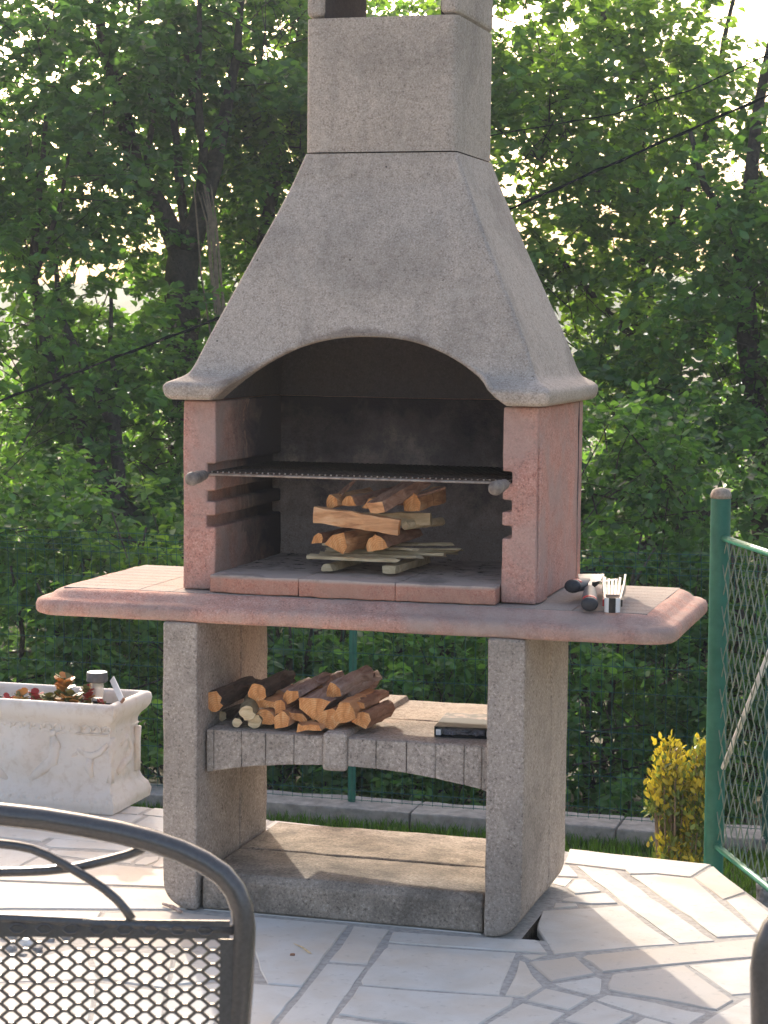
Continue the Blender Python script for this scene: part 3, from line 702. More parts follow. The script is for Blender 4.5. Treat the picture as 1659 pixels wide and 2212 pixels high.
# ---- firewood
def log(p0, p1, shape, r, side, end, label, group, name='firewood', jit=.10, seed=0, spin=0., taper=1., bend=0., ragged=0.):
    R = random.Random(seed); p0, p1 = np.array(p0, float), np.array(p1, float); ax = p1-p0; ln = np.linalg.norm(ax); ax /= ln
    up = np.array([0, 0, 1.]) if abs(ax[2]) < .9 else np.array([1., 0, 0]); sx = np.cross(ax, up); sx /= np.linalg.norm(sx); up = np.cross(sx, ax)
    base = {'round': [(math.cos(a), math.sin(a)) for a in [2*math.pi*k/14 for k in range(14)]],
            'half': [(-1, -.45), (-.5, -.5), (0, -.48), (.5, -.52), (1, -.42), (.85, .15), (.5, .55), (0, .68), (-.5, .55), (-.88, .12)],
            'tri': [(-1, .42), (-.35, .50), (.35, .48), (1, .38), (.62, -.1), (.25, -.62), (0, -.85), (-.3, -.55), (-.68, -.05)],
            'wedge': [(-.8, -.7), (0, -.75), (.75, -.62), (.85, .1), (.55, .7), (.0, .85), (-.55, .35), (-.8, -.1)],
            'slab': [(-1, -.28), (-.3, -.31), (.4, -.29), (1, -.25), (.98, .22), (.3, .32), (-.4, .27), (-1, .30)],
            'plank': [(-1, -.5), (0, -.52), (1, -.5), (1, .5), (0, .52), (-1, .5)]}[shape]
    base = [(x*r*(1+R.uniform(-jit, jit)), z*r*(1+R.uniform(-jit, jit))) for x, z in base]
    c, s_ = math.cos(spin), math.sin(spin); base = [(c*x-s_*z, s_*x+c*z) for x, z in base]
    n = 9; rings = []
    for k in range(n+1):
        t = k/n; sc = 1+(taper-1)*t; wob = R.uniform(-.06, .06); cpt = p0+ax*ln*t+up*bend*math.sin(math.pi*t)*r
        ring = []
        for (x, z) in base:
            e = R.uniform(-.05, .05)*r*3
            off = ax*(R.uniform(-1, 1)*ragged*r if k == n else (R.uniform(-.14, .14)*r if k == 0 else 0))
            ring.append(cpt+sx*(x*sc*(1+wob)+e)+up*(z*sc*(1+wob)+e*.6)+off)
        rings.append(ring)
    g = G(); g.loft(rings, True, 0, 1); zmin = min(p[2] for p in g.v)
    o = g.build(name, [side, end], org=((p0+p1)[0]/2, (p0+p1)[1]/2, zmin), smooth=True, angle=22)
    return tag(o, label, 'firewood', group)
SG = 'split logs stacked on the lower shelf'
ST = .4865
# (u, v of the cut end, y of that end, shape, radius, spin, second end offset dx,dy,dz, side mat, taper, label)
LOGS = [
 (461,1515,.085,'round',.029,0,(.10,.36,.03),'bark','cut',.95,'dark barked round log with bright orange cut end at far left of shelf pile'),
 (560,1496,.11,'round',.026,0,(.05,.34,.02),'bark','cut',.95,'dark round log with orange cut end lying high in the shelf pile'),
 (537,1541,.075,'round',.0235,.3,(-.07,.24,.045),'bark_olive','pale',1.12,'smooth olive barked log slanting down over the left of the shelf pile'),
 (553,1562,.09,'round',.021,.6,(.02,.3,.0),'bark_olive','pale',1.,'olive log with pale cut end resting on shelf below the slanting log'),
 (514,1561,.085,'round',.0135,0,(-.07,.20,.012),'bark','pale',1.2,'thin dark crooked branch lying on the shelf at the left'),
 (480,1549,.17,'round',.014,0,(.09,.22,.006),'bark','pale',1.1,'short knobbly dark branch behind the thin crooked one'),
 (583,1520,.12,'slab',.036,.0,(.04,.34,.02),'split','cut',1.,'flat orange split piece wedged under the high round log'),
 (577,1551,.10,'half',.036,.05,(.03,.36,.0),'split','cut',1.,'half round orange split lying left of centre on the shelf'),
 (614,1556,.075,'wedge',.029,.15,(.02,.38,.0),'split','cut',1.,'blocky orange split standing proud at the front of shelf pile'),
 (609,1527,.11,'wedge',.022,.5,(.05,.3,.01),'brownwood','cut',1.,'small orange knot of wood on top of the blocky split'),
 (648,1549,.10,'slab',.034,-.35,(.03,.34,.0),'brownwood','cut',1.,'hollow thin split slanting right in the middle of shelf pile'),
 (634,1506,.12,'half',.031,.5,(.12,.30,.05),'bark_grey','cut',.8,'split with brown stripped bark pointing up right near the pile centre'),
 (612,1508,.20,'half',.034,.2,(.10,.26,.03),'bark_grey','split',.9,'grey bark strip tucked behind the round logs'),
 (676,1572,.055,'slab',.034,.08,(.02,.34,.0),'split','cut',1.,'curved orange split lying lowest at the front edge of shelf'),
 (686,1527,.09,'tri',.050,.0,(.10,.34,.03),'bark_grey','cut',.95,'large triangular orange split with grey bark top in the pile middle'),
 (719,1551,.085,'wedge',.036,-.5,(.03,.34,.0),'split','cut',1.,'kite shaped orange split standing right of the large triangle'),
 (732,1492,.13,'wedge',.030,.2,(.13,.30,.045),'bark_grey','cut',.85,'orange ended split with pale bark on top right of pile'),
 (755,1542,.085,'wedge',.040,.25,(.04,.34,.0),'split','cut',1.,'tall curved orange split near the right of the shelf pile'),
 (779,1524,.12,'slab',.030,.0,(.05,.30,.01),'brownwood','cut',1.,'thin reddish split lying over the right hand pieces'),
 (796,1553,.10,'wedge',.031,-.3,(.04,.32,.0),'brownwood','cut',1.,'dark barked wedge at the right end of the shelf pile'),
 (752,1500,.19,'half',.036,.3,(.15,.25,.055),'bark_grey','bark_grey',.7,'weathered grey bark slab with splintered tip at top right of pile'),
 (740,1510,.25,'slab',.040,.2,(.13,.2,.03),'bark_grey','brownwood',.8,'broad pale bark piece behind the splintered slab'),
 (690,1490,.27,'half',.036,.4,(.10,.20,.03),'bark_grey','split',.8,'stripped grey split at the back of the shelf pile'),
 (655,1530,.2,'round',.026,.4,(.04,.28,.0),'bark','cut',1.,'dark round log hidden in the middle of shelf pile'),
 (730,1525,.2,'round',.030,.4,(.05,.28,.0),'bark','cut',1.,'dark round log buried under the pale bark pieces'),
]
for i, (u, v, y, sh_, r, spin, d, sm, em, tp, lab) in enumerate(LOGS):
    u = 461+(u-461)*.955; r *= .93; p = aty(u, v, y); p[2] = max(p[2], ST+r*(.62 if sh_ not in ('round', 'slab') else (1.0 if sh_ == 'round' else .33)))
    d = np.array(d)*np.array((.32, .62, .5)); q = p+d
    q[2] = max(q[2], ST+r*tp*(.75 if sh_ != 'slab' else .4))
    log(p, q, sh_, r, sm, em, lab, SG, seed=100+i, spin=spin, taper=tp, ragged=1.4 if 'splinter' in lab else .3, bend=.25 if 'crooked' in lab or 'slanting down' in lab else 0)
FG = 'kindling laid in the firebox'
HZ = .900
def fl(p0, p1, sh_, r, sm, em, lab, k, **kw):
    p0, p1 = [(.028+(q[0]-.028)*.9, q[1], q[2]) for q in (p0, p1)]; r *= .9
    log(p0, p1, sh_, r, sm, em, lab, FG, name='kindling', seed=300+k, **kw)
fl((-.120, .215, HZ+.014), (-.09, .50, HZ+.014), 'half', .019, 'pale', 'pale', 'short pale stick under the left of the kindling stack', 0)
fl((.078, .20, HZ+.018), (.10, .50, HZ+.018), 'plank', .021, 'pale', 'pale', 'square pale stick under the right of the kindling stack', 1, jit=.05)
z1 = HZ+.043
laths = [((-.185, .235, z1), (.105, .225, z1+.001), .017, 'long pale lath at the front of the kindling stack'),
         ((-.165, .285, z1+.002), (.150, .29, z1+.004), .018, 'second pale lath lying behind the front one'),
         ((-.16, .335, z1+.004), (.22, .325, z1+.008), .017, 'pale lath poking out at right of the kindling stack'),
         ((-.175, .385, z1+.004), (.235, .40, z1+.010), .020, 'broad pale lath at the back of the kindling stack'),
         ((-.12, .43, z1+.004), (.255, .37, z1+.020), .012, 'thin pale splint slanting right across the laths'),
         ((-.17, .33, z1+.024), (.13, .30, z1+.022), .015, 'pale lath laid on top of the others at left'),
         ((-.02, .38, z1+.024), (.21, .42, z1+.028), .016, 'splintered pale lath lying on top at right'),
         ((-.19, .40, z1+.026), (.10, .41, z1+.026), .013, 'narrow pale lath at the back left of the stack')]
for k, (a, b, r, lab) in enumerate(laths): fl(a, b, 'slab', r, 'pale', 'pale', lab, 10+k, spin=random.uniform(-.2, .2), jit=.2, ragged=.8)
z2 = z1+.046
fl((-.145, .205, z2+.006), (-.10, .42, z2+.012), 'wedge', .020, 'brownwood', 'cut', 'small orange block sitting on the left laths', 30)
fl((-.075, .185, z2), (-.015, .40, z2+.012), 'wedge', .038, 'split', 'cut', 'large bright orange split tilting forward in the kindling stack', 31, spin=-.55)
fl((.045, .185, z2-.002), (.085, .42, z2+.010), 'half', .034, 'brownwood', 'cut', 'hollow barked split lying on the right laths', 32, spin=.2)
fl((.02, .23, z2+.0), (.0, .43, z2+.008), 'slab', .024, 'brownwood', 'cut', 'narrow upright split beside the hollow one', 33, spin=1.1)
z3 = z2+.062
fl((-.146, .185, z3+.012), (.118, .18, z3-.014), 'plank', .024, 'split', 'cut', 'long smooth orange plank across the front of the kindling', 40, jit=.04, spin=1.5708)
fl((-.05, .33, z3-.012), (.165, .35, z3-.006), 'wedge', .026, 'pale', 'pale', 'pale square stick behind the long orange plank', 41)
fl((.10, .29, z3-.02), (.17, .45, z3-.02), 'round', .012, 'pale', 'pale', 'thin pale round stick end at right of the plank', 42)
z4 = z3+.045
fl((-.105, .205, z4), (-.055, .40, z4+.008), 'wedge', .024, 'split', 'cut', 'orange knotted chip on top left of the plank', 50, spin=.3)
fl((-.085, .23, z4+.018), (-.045, .27, z4+.060), 'slab', .012, 'brownwood', 'split', 'small bark hook standing up on the left chip', 51, taper=.5)
fl((-.045, .20, z4+.002), (.045, .40, z4+.020), 'half', .025, 'brownwood', 'cut', 'round backed split with orange end on the plank', 52)
fl((.022, .195, z4-.004), (.05, .38, z4), 'tri', .025, 'split', 'cut', 'small orange triangular split in the middle of the top layer', 53, spin=3.14)
fl((.050, .160, z4-.008), (.140, .33, z4+.056), 'plank', .034, 'brownwood', 'split', 'dark brown board leaning up over the kindling stack', 54, jit=.08, spin=.15)
fl((.135, .25, z4), (.165, .44, z4+.010), 'wedge', .033, 'split', 'cut', 'blocky orange split at right of the top layer', 55)
fl((.145, .25, z4+.018), (.215, .31, z4+.040), 'slab', .013, 'brownwood', 'cut', 'thin stick pointing up right from the kindling', 56)
fl((-.0, .30, z4-.002), (.12, .40, z4), 'half', .028, 'brownwood', 'cut', 'dark split lying under the leaning brown board', 57)

# ---- flat black sleeve case on the shelf
p = np.array([.285, .24, ST-.001]); cs = empty('flat_case', p, 'flat black open ended case with plastic film inside on the shelf', 'case')
W2, D2, H2 = .074, .105, .026
def rot(q, a=.10, c=(.285, .25)): x, y = q[0]-c[0], q[1]-c[1]; return (c[0]+x*math.cos(a)-y*math.sin(a), c[1]+x*math.sin(a)+y*math.cos(a), q[2])
def rbox(name, x0, x1, y0, y1, z0, z1, mat, parent, bev=.001):
    g = G(); g.box(x0, x1, y0, y1, z0, z1); g.v = [rot(q) for q in g.v]; return g.build(name, mat, parent, bevel=bev)
X0, X1, Y0_, Y1_ = .285-W2, .285+W2, .25-D2, .25+D2
rbox('bottom_panel', X0, X1, Y0_, Y1_, ST, ST+.002, 'blackp', cs); rbox('top_panel', X0, X1, Y0_, Y1_, ST+H2, ST+H2+.002, 'sleeve', cs)
rbox('left_wall', X0, X0+.0025, Y0_, Y1_, ST+.0022, ST+H2-.0002, 'blackp', cs); rbox('right_wall', X1-.0025, X1, Y0_, Y1_, ST+.0022, ST+H2-.0002, 'blackp', cs)
rbox('back_flap', X0+.003, X1-.003, Y1_-.003, Y1_, ST+.0022, ST+H2-.0002, 'blackp', cs)
rbox('card_insert', X0+.004, X0+.018, Y0_+.003, Y0_+.08, ST+.004, ST+H2-.006, 'white_pl', cs)
rbox('side_insert', X1-.008, X1-.004, Y0_+.002, Y0_+.08, ST+.004, ST+H2-.004, 'white_pl', cs)
g = G(); nx_, ny_ = 26, 10
V = []
for j in range(ny_+1):
    for i in range(nx_+1):
        x = X0+.02+(X1-X0-.034)*i/nx_; z = ST+.005+(H2-.009)*j/ny_; y = Y0_+.014+.016*noise.noise(Vector((x*60, z*90, 2)))+.006*noise.noise(Vector((x*150, z*200, 5)))
        V.append(rot((x, y, z)))
g.add(V, [(j*(nx_+1)+i, j*(nx_+1)+i+1, (j+1)*(nx_+1)+i+1, (j+1)*(nx_+1)+i) for j in range(ny_) for i in range(nx_)]); g.build('plastic_film', 'bag', cs)

# ---- grilling tools on the right wing of the table
TZ = .8496
def grip(name, butt, tip, label, cat, blade, hk=1.35):
    butt, tip = np.array(butt, float), np.array(tip, float); ax = tip-butt; ln = np.linalg.norm(ax); ax /= ln
    sx = np.cross(ax, (0, 0, 1.)); sx /= np.linalg.norm(sx); up = np.cross(sx, ax)
    e = empty(name, (butt+tip)/2*np.array((1, 1, 0))+np.array((0, 0, TZ)), label, cat)
    prof = [(0, .012, .010), (.004, .0195, .0160), (.012, .0213, .0175), (.06, .0205, .0168), (.10, .0175, .0145), (.125, .0145, .0125), (.140, .0095, .0085)]
    rings = [[butt+ax*t*hk+sx*a*math.cos(2*math.pi*k/16)+up*b*math.sin(2*math.pi*k/16) for k in range(16)] for t, a, b in prof]
    g = G(); g.loft(rings); g.build('grip', 'grip', e, smooth=True)
    g = G(); rings = [[butt+ax*(t-.0015)+sx*a*1.03*math.cos(2*math.pi*k/16)+up*b*1.03*math.sin(2*math.pi*k/16) for k in range(16)] for t, a, b in ((0, .0122, .0102), (.004, .0197, .0162), (.012, .0215, .0177), (.020, .0215, .0177))]
    g.loft(rings); g.build('end_cap', 'rubber', e, smooth=True)
    g = G(); rings = []
    for t in np.linspace(.020, .036, 4):
        rings.append([butt+ax*t+sx*.0220*math.cos(a_)+up*.0186*math.sin(a_) for a_ in np.linspace(math.radians(35), math.radians(145), 9)]+[butt+ax*t+sx*.0195*math.cos(a_)+up*.0163*math.sin(a_) for a_ in np.linspace(math.radians(145), math.radians(35), 9)])
    g.loft(rings); g.build('accent', 'red_plastic', e, smooth=True)
    blade(e, butt+ax*.138*hk, ax, sx, up); return e
def knife_blade(e, p, ax, sx, up):
    g = G(); P = [(0, -.006), (.05, -.006), (.15, -.005), (.175, .004), (.15, .013), (.05, .014), (.03, .006), (0, .006)]
    g.add([p+ax*a+sx*b+up*.001 for a, b in P]+[p+ax*a+sx*b-up*.001 for a, b in P], [tuple(range(8)), tuple(range(15, 7, -1))]+[(i, (i+1) % 8, 8+(i+1) % 8, 8+i) for i in range(8)]); g.build('blade', 'steel', e)
def spat_blade(e, p, ax, sx, up):
    g = G(); P = [(0, -.005), (.06, -.005), (.075, -.028), (.16, -.034), (.165, .034), (.075, .028), (.06, .005), (0, .005)]
    g.add([p+ax*a+sx*b+up*(.0012+.03*max(0, .06-abs(a-.06))) for a, b in P]+[p+ax*a+sx*b+up*(-.0008+.03*max(0, .06-abs(a-.06))) for a, b in P], [tuple(range(8)), tuple(range(15, 7, -1))]+[(i, (i+1) % 8, 8+(i+1) % 8, 8+i) for i in range(8)]); g.build('turner_plate', 'steel', e)
grip('carving_knife', (.572, .20, TZ+.046), (.612, .45, TZ+.034), 'grey handled grilling knife with red accent lying across the other tool', 'knife', knife_blade)
grip('turner', (.650, .045, TZ+.019), (.585, .40, TZ+.060), 'grey handled grill turner with red accent lying in front of knife', 'turner', spat_blade)
e = empty('grill_tongs', (.665, .25, TZ), 'stainless steel grill tongs with black and white end on the table', 'tongs')
tip0 = np.array((.704, .070, TZ+.0195)); tip1 = np.array((.640, .46, TZ+.032)); ax = (tip1-tip0)/np.linalg.norm(tip1-tip0); sx = np.cross(ax, (0, 0, 1)); sx /= np.linalg.norm(sx); up = np.cross(sx, ax)
for s in (-1, 1):
    rings = []; Ls = .36
    for k in range(15):
        t = k/14; off = s*(.018+.012*t**.8); wdt = .014 if t < .7 else .014+.009*math.sin((t-.7)/.3*math.pi*.5); lift = .0+.004*t
        c = tip0+ax*(t*Ls)+sx*off+up*lift
        rings.append([c+up*wdt-sx*s*.0025, c+up*wdt+sx*s*.0025, c-up*wdt+sx*s*.0015, c-up*wdt-sx*s*.0015])
    g = G(); g.loft(rings); g.build('arm', 'steel', e, smooth=True, angle=40)
    g = G(); c0 = tip0+sx*s*.0225
    g.loft([[c0+ax*t+up*.0085+sx*.003, c0+ax*t+up*.0085-sx*.003, c0+ax*t-up*.0095-sx*.003, c0+ax*t-up*.0095+sx*.003] for t in (.03, .07, .11)]); g.build('arm_grip', 'red_plastic' if s < 0 else 'blackp', e, bevel=.001)
    for k in range(6):
        pass
g = G(); P = [tip0+sx*.0200*math.cos(a)-ax*.014*math.sin(a) for a in np.linspace(0, math.pi, 13)]
rings = [[q+up*.0185, q+up*.0185-(q-tip0)*.16, q-up*.0185-(q-tip0)*.16, q-up*.0185] for q in P]; g.loft(rings); g.build('spring_end', 'white_pl', e, smooth=True, angle=40)
g = G(); P = [tip0+sx*.0212*math.cos(a)-ax*.0152*math.sin(a) for a in np.linspace(1.15, 2.0, 6)]
g.loft([[q+up*.0192, q+up*.0192-(q-tip0)*.10, q-up*.0188-(q-tip0)*.10, q-up*.0188] for q in P]); g.build('black_band', 'blackp', e, smooth=True, angle=40)
g = G()                                        # ribbed head plates between the arms
for k in range(5):
    w0 = -.020+.0082*k; a_, b_ = tip0+ax*.20+sx*w0-up*.006, tip0+ax*.355+sx*(w0*1.25)+up*(.010+.004*abs(k-2))
    g.loft([[q+sx*.0034+up*.0012, q-sx*.0034+up*.0012, q-sx*.0034-up*.0012, q+sx*.0034-up*.0012] for q in (a_, (a_+b_)/2-up*.004, b_)])
g.build('ribbed_head', 'steel', e)
g = G(); c = tip0+ax*.03
g.loft([[c+sx*.012*q+up*.004+ax*dd, c+sx*.012*q-up*.004+ax*dd, c+sx*.012*q-up*.004+ax*(dd+.002), c+sx*.012*q+up*.004+ax*(dd+.002)] for q, dd in ((-1, 0), (-.4, .015), (0, .02), (.4, .015), (1, 0))]); g.build('spring', 'steel', e)

# ================================================================== PLANTER AND ITS CONTENTS
PF, PB, PR, PL_ = .955, 1.268, -1.05, -1.98        # rim outline (y front/back, x right/left)
pc = np.array(((PR+PL_)/2, (PF+PB)/2)); hw, hd = (PR-PL_)/2, (PB-PF)/2
pln = empty('planter', (pc[0], pc[1], 0), 'long cream cast stone trough planter with figures in relief', 'planter')
pp = [(-.012, 0), (.000, .004), (.004, .030), (-.004, .055), (-.022, .075), (-.030, .10), (-.033, .19), (-.031, .27), (-.024, .288), (-.008, .300), (.002, .315), (.006, .335), (.003, .350), (-.004, .356), (-.018, .357), (-.026, .352), (-.030, .33), (-.034, .28)]
n_side = 46
def pring(off, z):
    pts = []; cor = [(PL_-off, PF-off), (PR+off, PF-off), (PR+off, PB+off), (PL_-off, PB+off)]
    for i in range(4):
        a, b = np.array(cor[i]), np.array(cor[(i+1) % 4]); m_ = n_side if i % 2 == 0 else 18
        for k in range(m_): pts.append((*(a+(b-a)*k/m_), z))
    return pts
dense = []
for (o0_, z0_), (o1_, z1_) in zip(pp[:-1], pp[1:]):
    m_ = max(1, int(abs(z1_-z0_)/.008))
    for k in range(m_): dense.append((o0_+(o1_-o0_)*k/m_, z0_+(z1_-z0_)*k/m_))
dense.append(pp[-1])
inner_i = len(dense)-12
rings = []
for j, (off, z) in enumerate(dense):
    r_ = pring(off, z)
    if .07 < z < .30 and j < inner_i:      # figures, swags and scrolls in low relief
        rr = []
        for (x, y, zz) in r_:
            a = x*11+y*9; e_ = .016*max(0, noise.noise(Vector((x*10, y*10, zz*8+2))))+.010*abs(noise.noise(Vector((x*24, y*24, zz*22))))
            e_ += .014*math.exp(-((math.sin(a)*.9)**2)*6)*max(0, math.sin((zz-.08)/.2*math.pi))
            d = np.array((x-pc[0], y-pc[1])); nrm = np.array((np.sign(d[0]), 0)) if abs(d[0])/hw > abs(d[1])/hd else np.array((0, np.sign(d[1])))
            rr.append((x+nrm[0]*e_, y+nrm[1]*e_, zz))
        r_ = rr
    rings.append(r_)
g = G(); g.loft(rings, False); g.f.append(tuple(range(len(rings[0])))[::-1]); g.m.append(0); g.build('trough', 'planter', pln, smooth=True, angle=60)
g = G(); rr = rrect(PL_+.032, PR-.032, PF+.032, PB-.032, .312, .01, 2); g.add(rr, [tuple(range(len(rr)))]); o = g.build('potting_soil', 'soil', pln)
for fx_, s_ in ((-1.27, 1), (-1.52, -1), (-1.80, 1)):      # stylised leaning figures on the front
    g = G(); y = PF+.028
    g.tube([(fx_, y, .24), (fx_+.01*s_, y, .21), (fx_, y, .16), (fx_-.05*s_, y, .12), (fx_-.09*s_, y, .085)], [.011, .019, .022, .016, .009], 10)
    g.tube([(fx_+.005*s_, y, .205), (fx_+.05*s_, y, .175), (fx_+.085*s_, y, .19)], [.009, .008, .006], 8)
    g.tube([(fx_-.002, y, .262), (fx_, y, .252), (fx_, y, .238)], [.006, .014, .008], 10)
    g.v = [(a, y+(b-y)*.38, c) for a, b, c in g.v]; g.build('relief_figure', 'planter', pln, smooth=True)
for k in range(30):                                        # acanthus row along the foot, rosettes under the rim
    x = PL_+.02+(PR-PL_-.04)*k/29; g = G(); y = PF+.004; sg_ = .012*(1 if k % 2 else -1)
    g.tube([(x, y+.002, .018), (x+sg_*.4, y+.000, .040), (x+sg_, y+.016, .064)], [.011, .013, .005], 8); g.v = [(a, y+.008+(b-y-.008)*.75, c) for a, b, c in g.v]; g.build('relief_leaf', 'planter', pln, smooth=True)
for k in range(26):
    x = PL_+.03+(PR-PL_-.06)*k/25; y = PF+.027; g = G()
    g.tube([(x-.013, y, .268), (x-.009, y, .279), (x, y, .283), (x+.009, y, .279), (x+.013, y, .268), (x+.008, y, .262)], .0042, 6); g.build('relief_arc', 'planter', pln, smooth=True)
for z_, r_ in ((.2545, .0045), (.0865, .0055)):
    g = G(); y = PF+.031; x_ = PR-.031; g.tube([(PL_+.03, y, z_), (x_, y, z_), (x_, PB-.03, z_)], r_, 8); g.build('moulding', 'planter', pln, smooth=True)
for yy_ in (PF+.045, PB-.05):
    g = G(); x_ = PR-.030; g.tube([(x_, yy_, .10), (x_+.006, yy_, .15), (x_+.002, yy_, .20), (x_+.008, yy_, .245)], [.017, .012, .016, .013], 8); g.build('pilaster', 'planter', pln, smooth=True)
g = G(); x_ = PR-.029; ym = (PF+PB)/2
g.tube([(x_, ym-.06, .12), (x_+.004, ym-.02, .145), (x_+.004, ym+.03, .15), (x_, ym+.05, .185), (x_+.003, ym+.01, .225), (x_, ym-.03, .205)], [.012, .017, .014, .016, .013, .008], 8); g.build('relief_scroll', 'planter', pln, smooth=True)
for fx_ in (-1.14, -1.40, -1.66):
    g = G(); y = PF+.030
    g.tube([(fx_-.06, y, .225), (fx_-.03, y, .195), (fx_, y, .182), (fx_+.03, y, .195), (fx_+.06, y, .225)], [.007, .010, .013, .010, .007], 8); g.tube([(fx_, y, .175), (fx_-.008, y, .145), (fx_+.006, y, .115)], [.013, .016, .008], 8); g.v = [(a, y+(b-y)*.35, c) for a, b, c in g.v]; g.build('relief_swag', 'planter', pln, smooth=True)
sol = empty('solar_stake_light', (-1.166, 1.10, .31), 'small solar stake light with dark cap standing in planter soil', 'solar light')
def lathe(name, c, prof, mat, parent, n=20):
    g = G(); g.loft([[(c[0]+r*math.cos(2*math.pi*k/n), c[1]+r*math.sin(2*math.pi*k/n), z) for k in range(n)] for r, z in prof]); return g.build(name, mat, parent, smooth=True, angle=40)
c = (-1.166, 1.10)
lathe('stake', c, [(.006, .25), (.006, .325), (.014, .328), (.016, .345)], 'blackp', sol)
lathe('cup', c, [(.0185, .345), (.021, .372), (.0225, .404)], 'clear', sol)
lathe('cup_base', c, [(.0175, .3455), (.0178, .352)], 'white_pl', sol)
lathe('cap', c, [(.030, .405), (.0345, .408), (.0345, .434), (.033, .437)], 'grip', sol)
lathe('panel', c, [(.0315, .4372), (.0315, .4385)], 'white_pl', sol)
mk = empty('plant_marker', (-1.078, 1.06, .35), 'white plastic plant marker leaning on the planter rim', 'plant marker')
a = aty(242, 1466, 1.12); b = aty(265, 1516, 1.03); g = G(); d_ = b-a; sxv = np.cross(d_, (0, 1, 0)); sxv /= np.linalg.norm(sxv); nv = np.cross(sxv, d_); nv /= np.linalg.norm(nv)
g.loft([[q+sxv*.011+nv*.002, q-sxv*.011+nv*.002, q-sxv*.011-nv*.002, q+sxv*.011-nv*.002] for q in (a, (a+b)/2, a+d_*.93)]); g.build('blade', 'white_pl', mk, bevel=.0008)
g = G(); g.loft([[q+sxv*.012+nv*.0035, q-sxv*.012+nv*.0035, q-sxv*.012-nv*.0035, q+sxv*.012-nv*.0035] for q in (a+d_*.931, b)]); g.build('rusty_tip', 'brownwood', mk, bevel=.001)
def succ_leaf():
    P = [(0, 0, 0)]
    ring = [(.30, .30), (.46, .62), (.36, .92), (0, 1.04), (-.36, .92), (-.46, .62), (-.30, .30), (-.08, .02), (.08, .02)]
    V = [(x, y, .10*math.sin(y*2)-.10*abs(x)) for x, y in ring]; V2 = [(x*.9, y, z-.07) for x, y, z in V]
    me = bpy.data.meshes.new('leaf'); n = len(V)
    me.from_pydata(V+V2, [], [tuple(range(n)), tuple(range(2*n-1, n-1, -1))]+[(i, n+i, n+(i+1) % n, (i+1) % n) for i in range(n)])
    return me
LM = {}
def succulent(x, y, h, nl, size, mats, label):
    e = empty('succulent', (x, y, .312), label, 'succulent', 'succulents in the planter')
    g = G(); g.tube([(x, y, .305), (x+.005, y, .312+h*.6), (x, y+.004, .312+h)], [.006, .005, .003], 6); g.build('stem', 'leaf_olive', e)
    for k in range(nl):
        mt = random.choice(mats)
        if mt not in LM: LM[mt] = succ_leaf(); LM[mt].materials.append(MAT[mt]); at_ = LM[mt].attributes.new('lv', 'FLOAT', 'POINT'); at_.data.foreach_set('value', [.55]*len(LM[mt].vertices))
        t = random.uniform(.15, 1); o = inst('leaf', LM[mt], e, (x, y, .312+h*t)); a_ = k*2.4+random.uniform(-.4, .4)
        sz = size*random.uniform(.75, 1.15)
        o.scale = (sz, sz, sz); o.rotation_euler = (random.uniform(.1, .9), random.uniform(-.3, .3), a_)
succulent(-1.270, 1.07, .105, 40, .040, ['succ_gold', 'succ_gold', 'succ_green'], 'tall amber leaved succulent left of the solar light')
succulent(-1.225, 1.03, .060, 30, .036, ['succ_gold', 'succ_green', 'succ_green'], 'low yellow green succulent in front of the tall amber one')
succulent(-1.195, 1.09, .065, 26, .032, ['succ_gold', 'succ_red', 'succ_green'], 'reddish succulent right beside the solar light stake')
succulent(-1.365, 1.06, .050, 24, .032, ['succ_red', 'succ_red', 'succ_green'], 'red leaved succulent in the middle of the planter')
succulent(-1.405, 1.04, .045, 22, .030, ['succ_green', 'succ_green', 'succ_gold'], 'olive green low succulent left of the red one')
succulent(-1.455, 1.05, .03, 14, .024, ['succ_red', 'succ_green'], 'small mixed red and green succulent at left of planter')
succulent(-1.31, 1.04, .050, 24, .030, ['succ_green'], 'small green succulent between the red and amber ones')
succulent(-1.55, 1.07, .035, 14, .024, ['succ_red', 'succ_green'], 'low reddish succulent at the far left of the planter')
succulent(-1.135, 1.07, .03, 10, .022, ['succ_red', 'succ_green'], 'tiny dark succulent between the solar light and the rim')

# ================================================================== FENCES
FY = 4.42
wf = empty('wire_fence', (-1.3, FY, -.71), 'green welded wire mesh fence standing on the low kerb behind barbecue', 'fence')
def curved_top(x):      # vertical wire with the slightly bent top of decorative mesh
    g = G(); g.tube([(x, FY, -.70), (x, FY, .42), (x, FY-.012, .49), (x, FY-.035, .555)], .0016, 4, caps=False); return g
me = None
for k in range(166):
    x = -6.5+.05*k
    if me is None: o = curved_top(x).build('upright_wire', 'green_wire', wf, org=(x, FY, -.7)); me = o.data
    else: inst('upright_wire', me, wf, (x, FY, -.7))
for z in (.555, .52, .487, .455, .33, .17, .02, -.10, -.287, -.36, -.495, -.644, -.69):
    yo = -.035 if z > .54 else (-.02 if z > .5 else (-.012 if z > .48 else -.003))
    g = G(); g.tube([(-6.52, FY+yo, z), (-1.5, FY+yo, z-.004), (1.82, FY+yo, z)], .0017, 4); g.build('line_wire', 'green_wire', wf)
for x in (-5.6, -3.45, -1.308, .86):
    g = G(); g.tube([(x, FY+.024, -.75), (x, FY+.024, .60)], .0195, 12); g.build('post', 'green_paint', wf, smooth=True, angle=50)
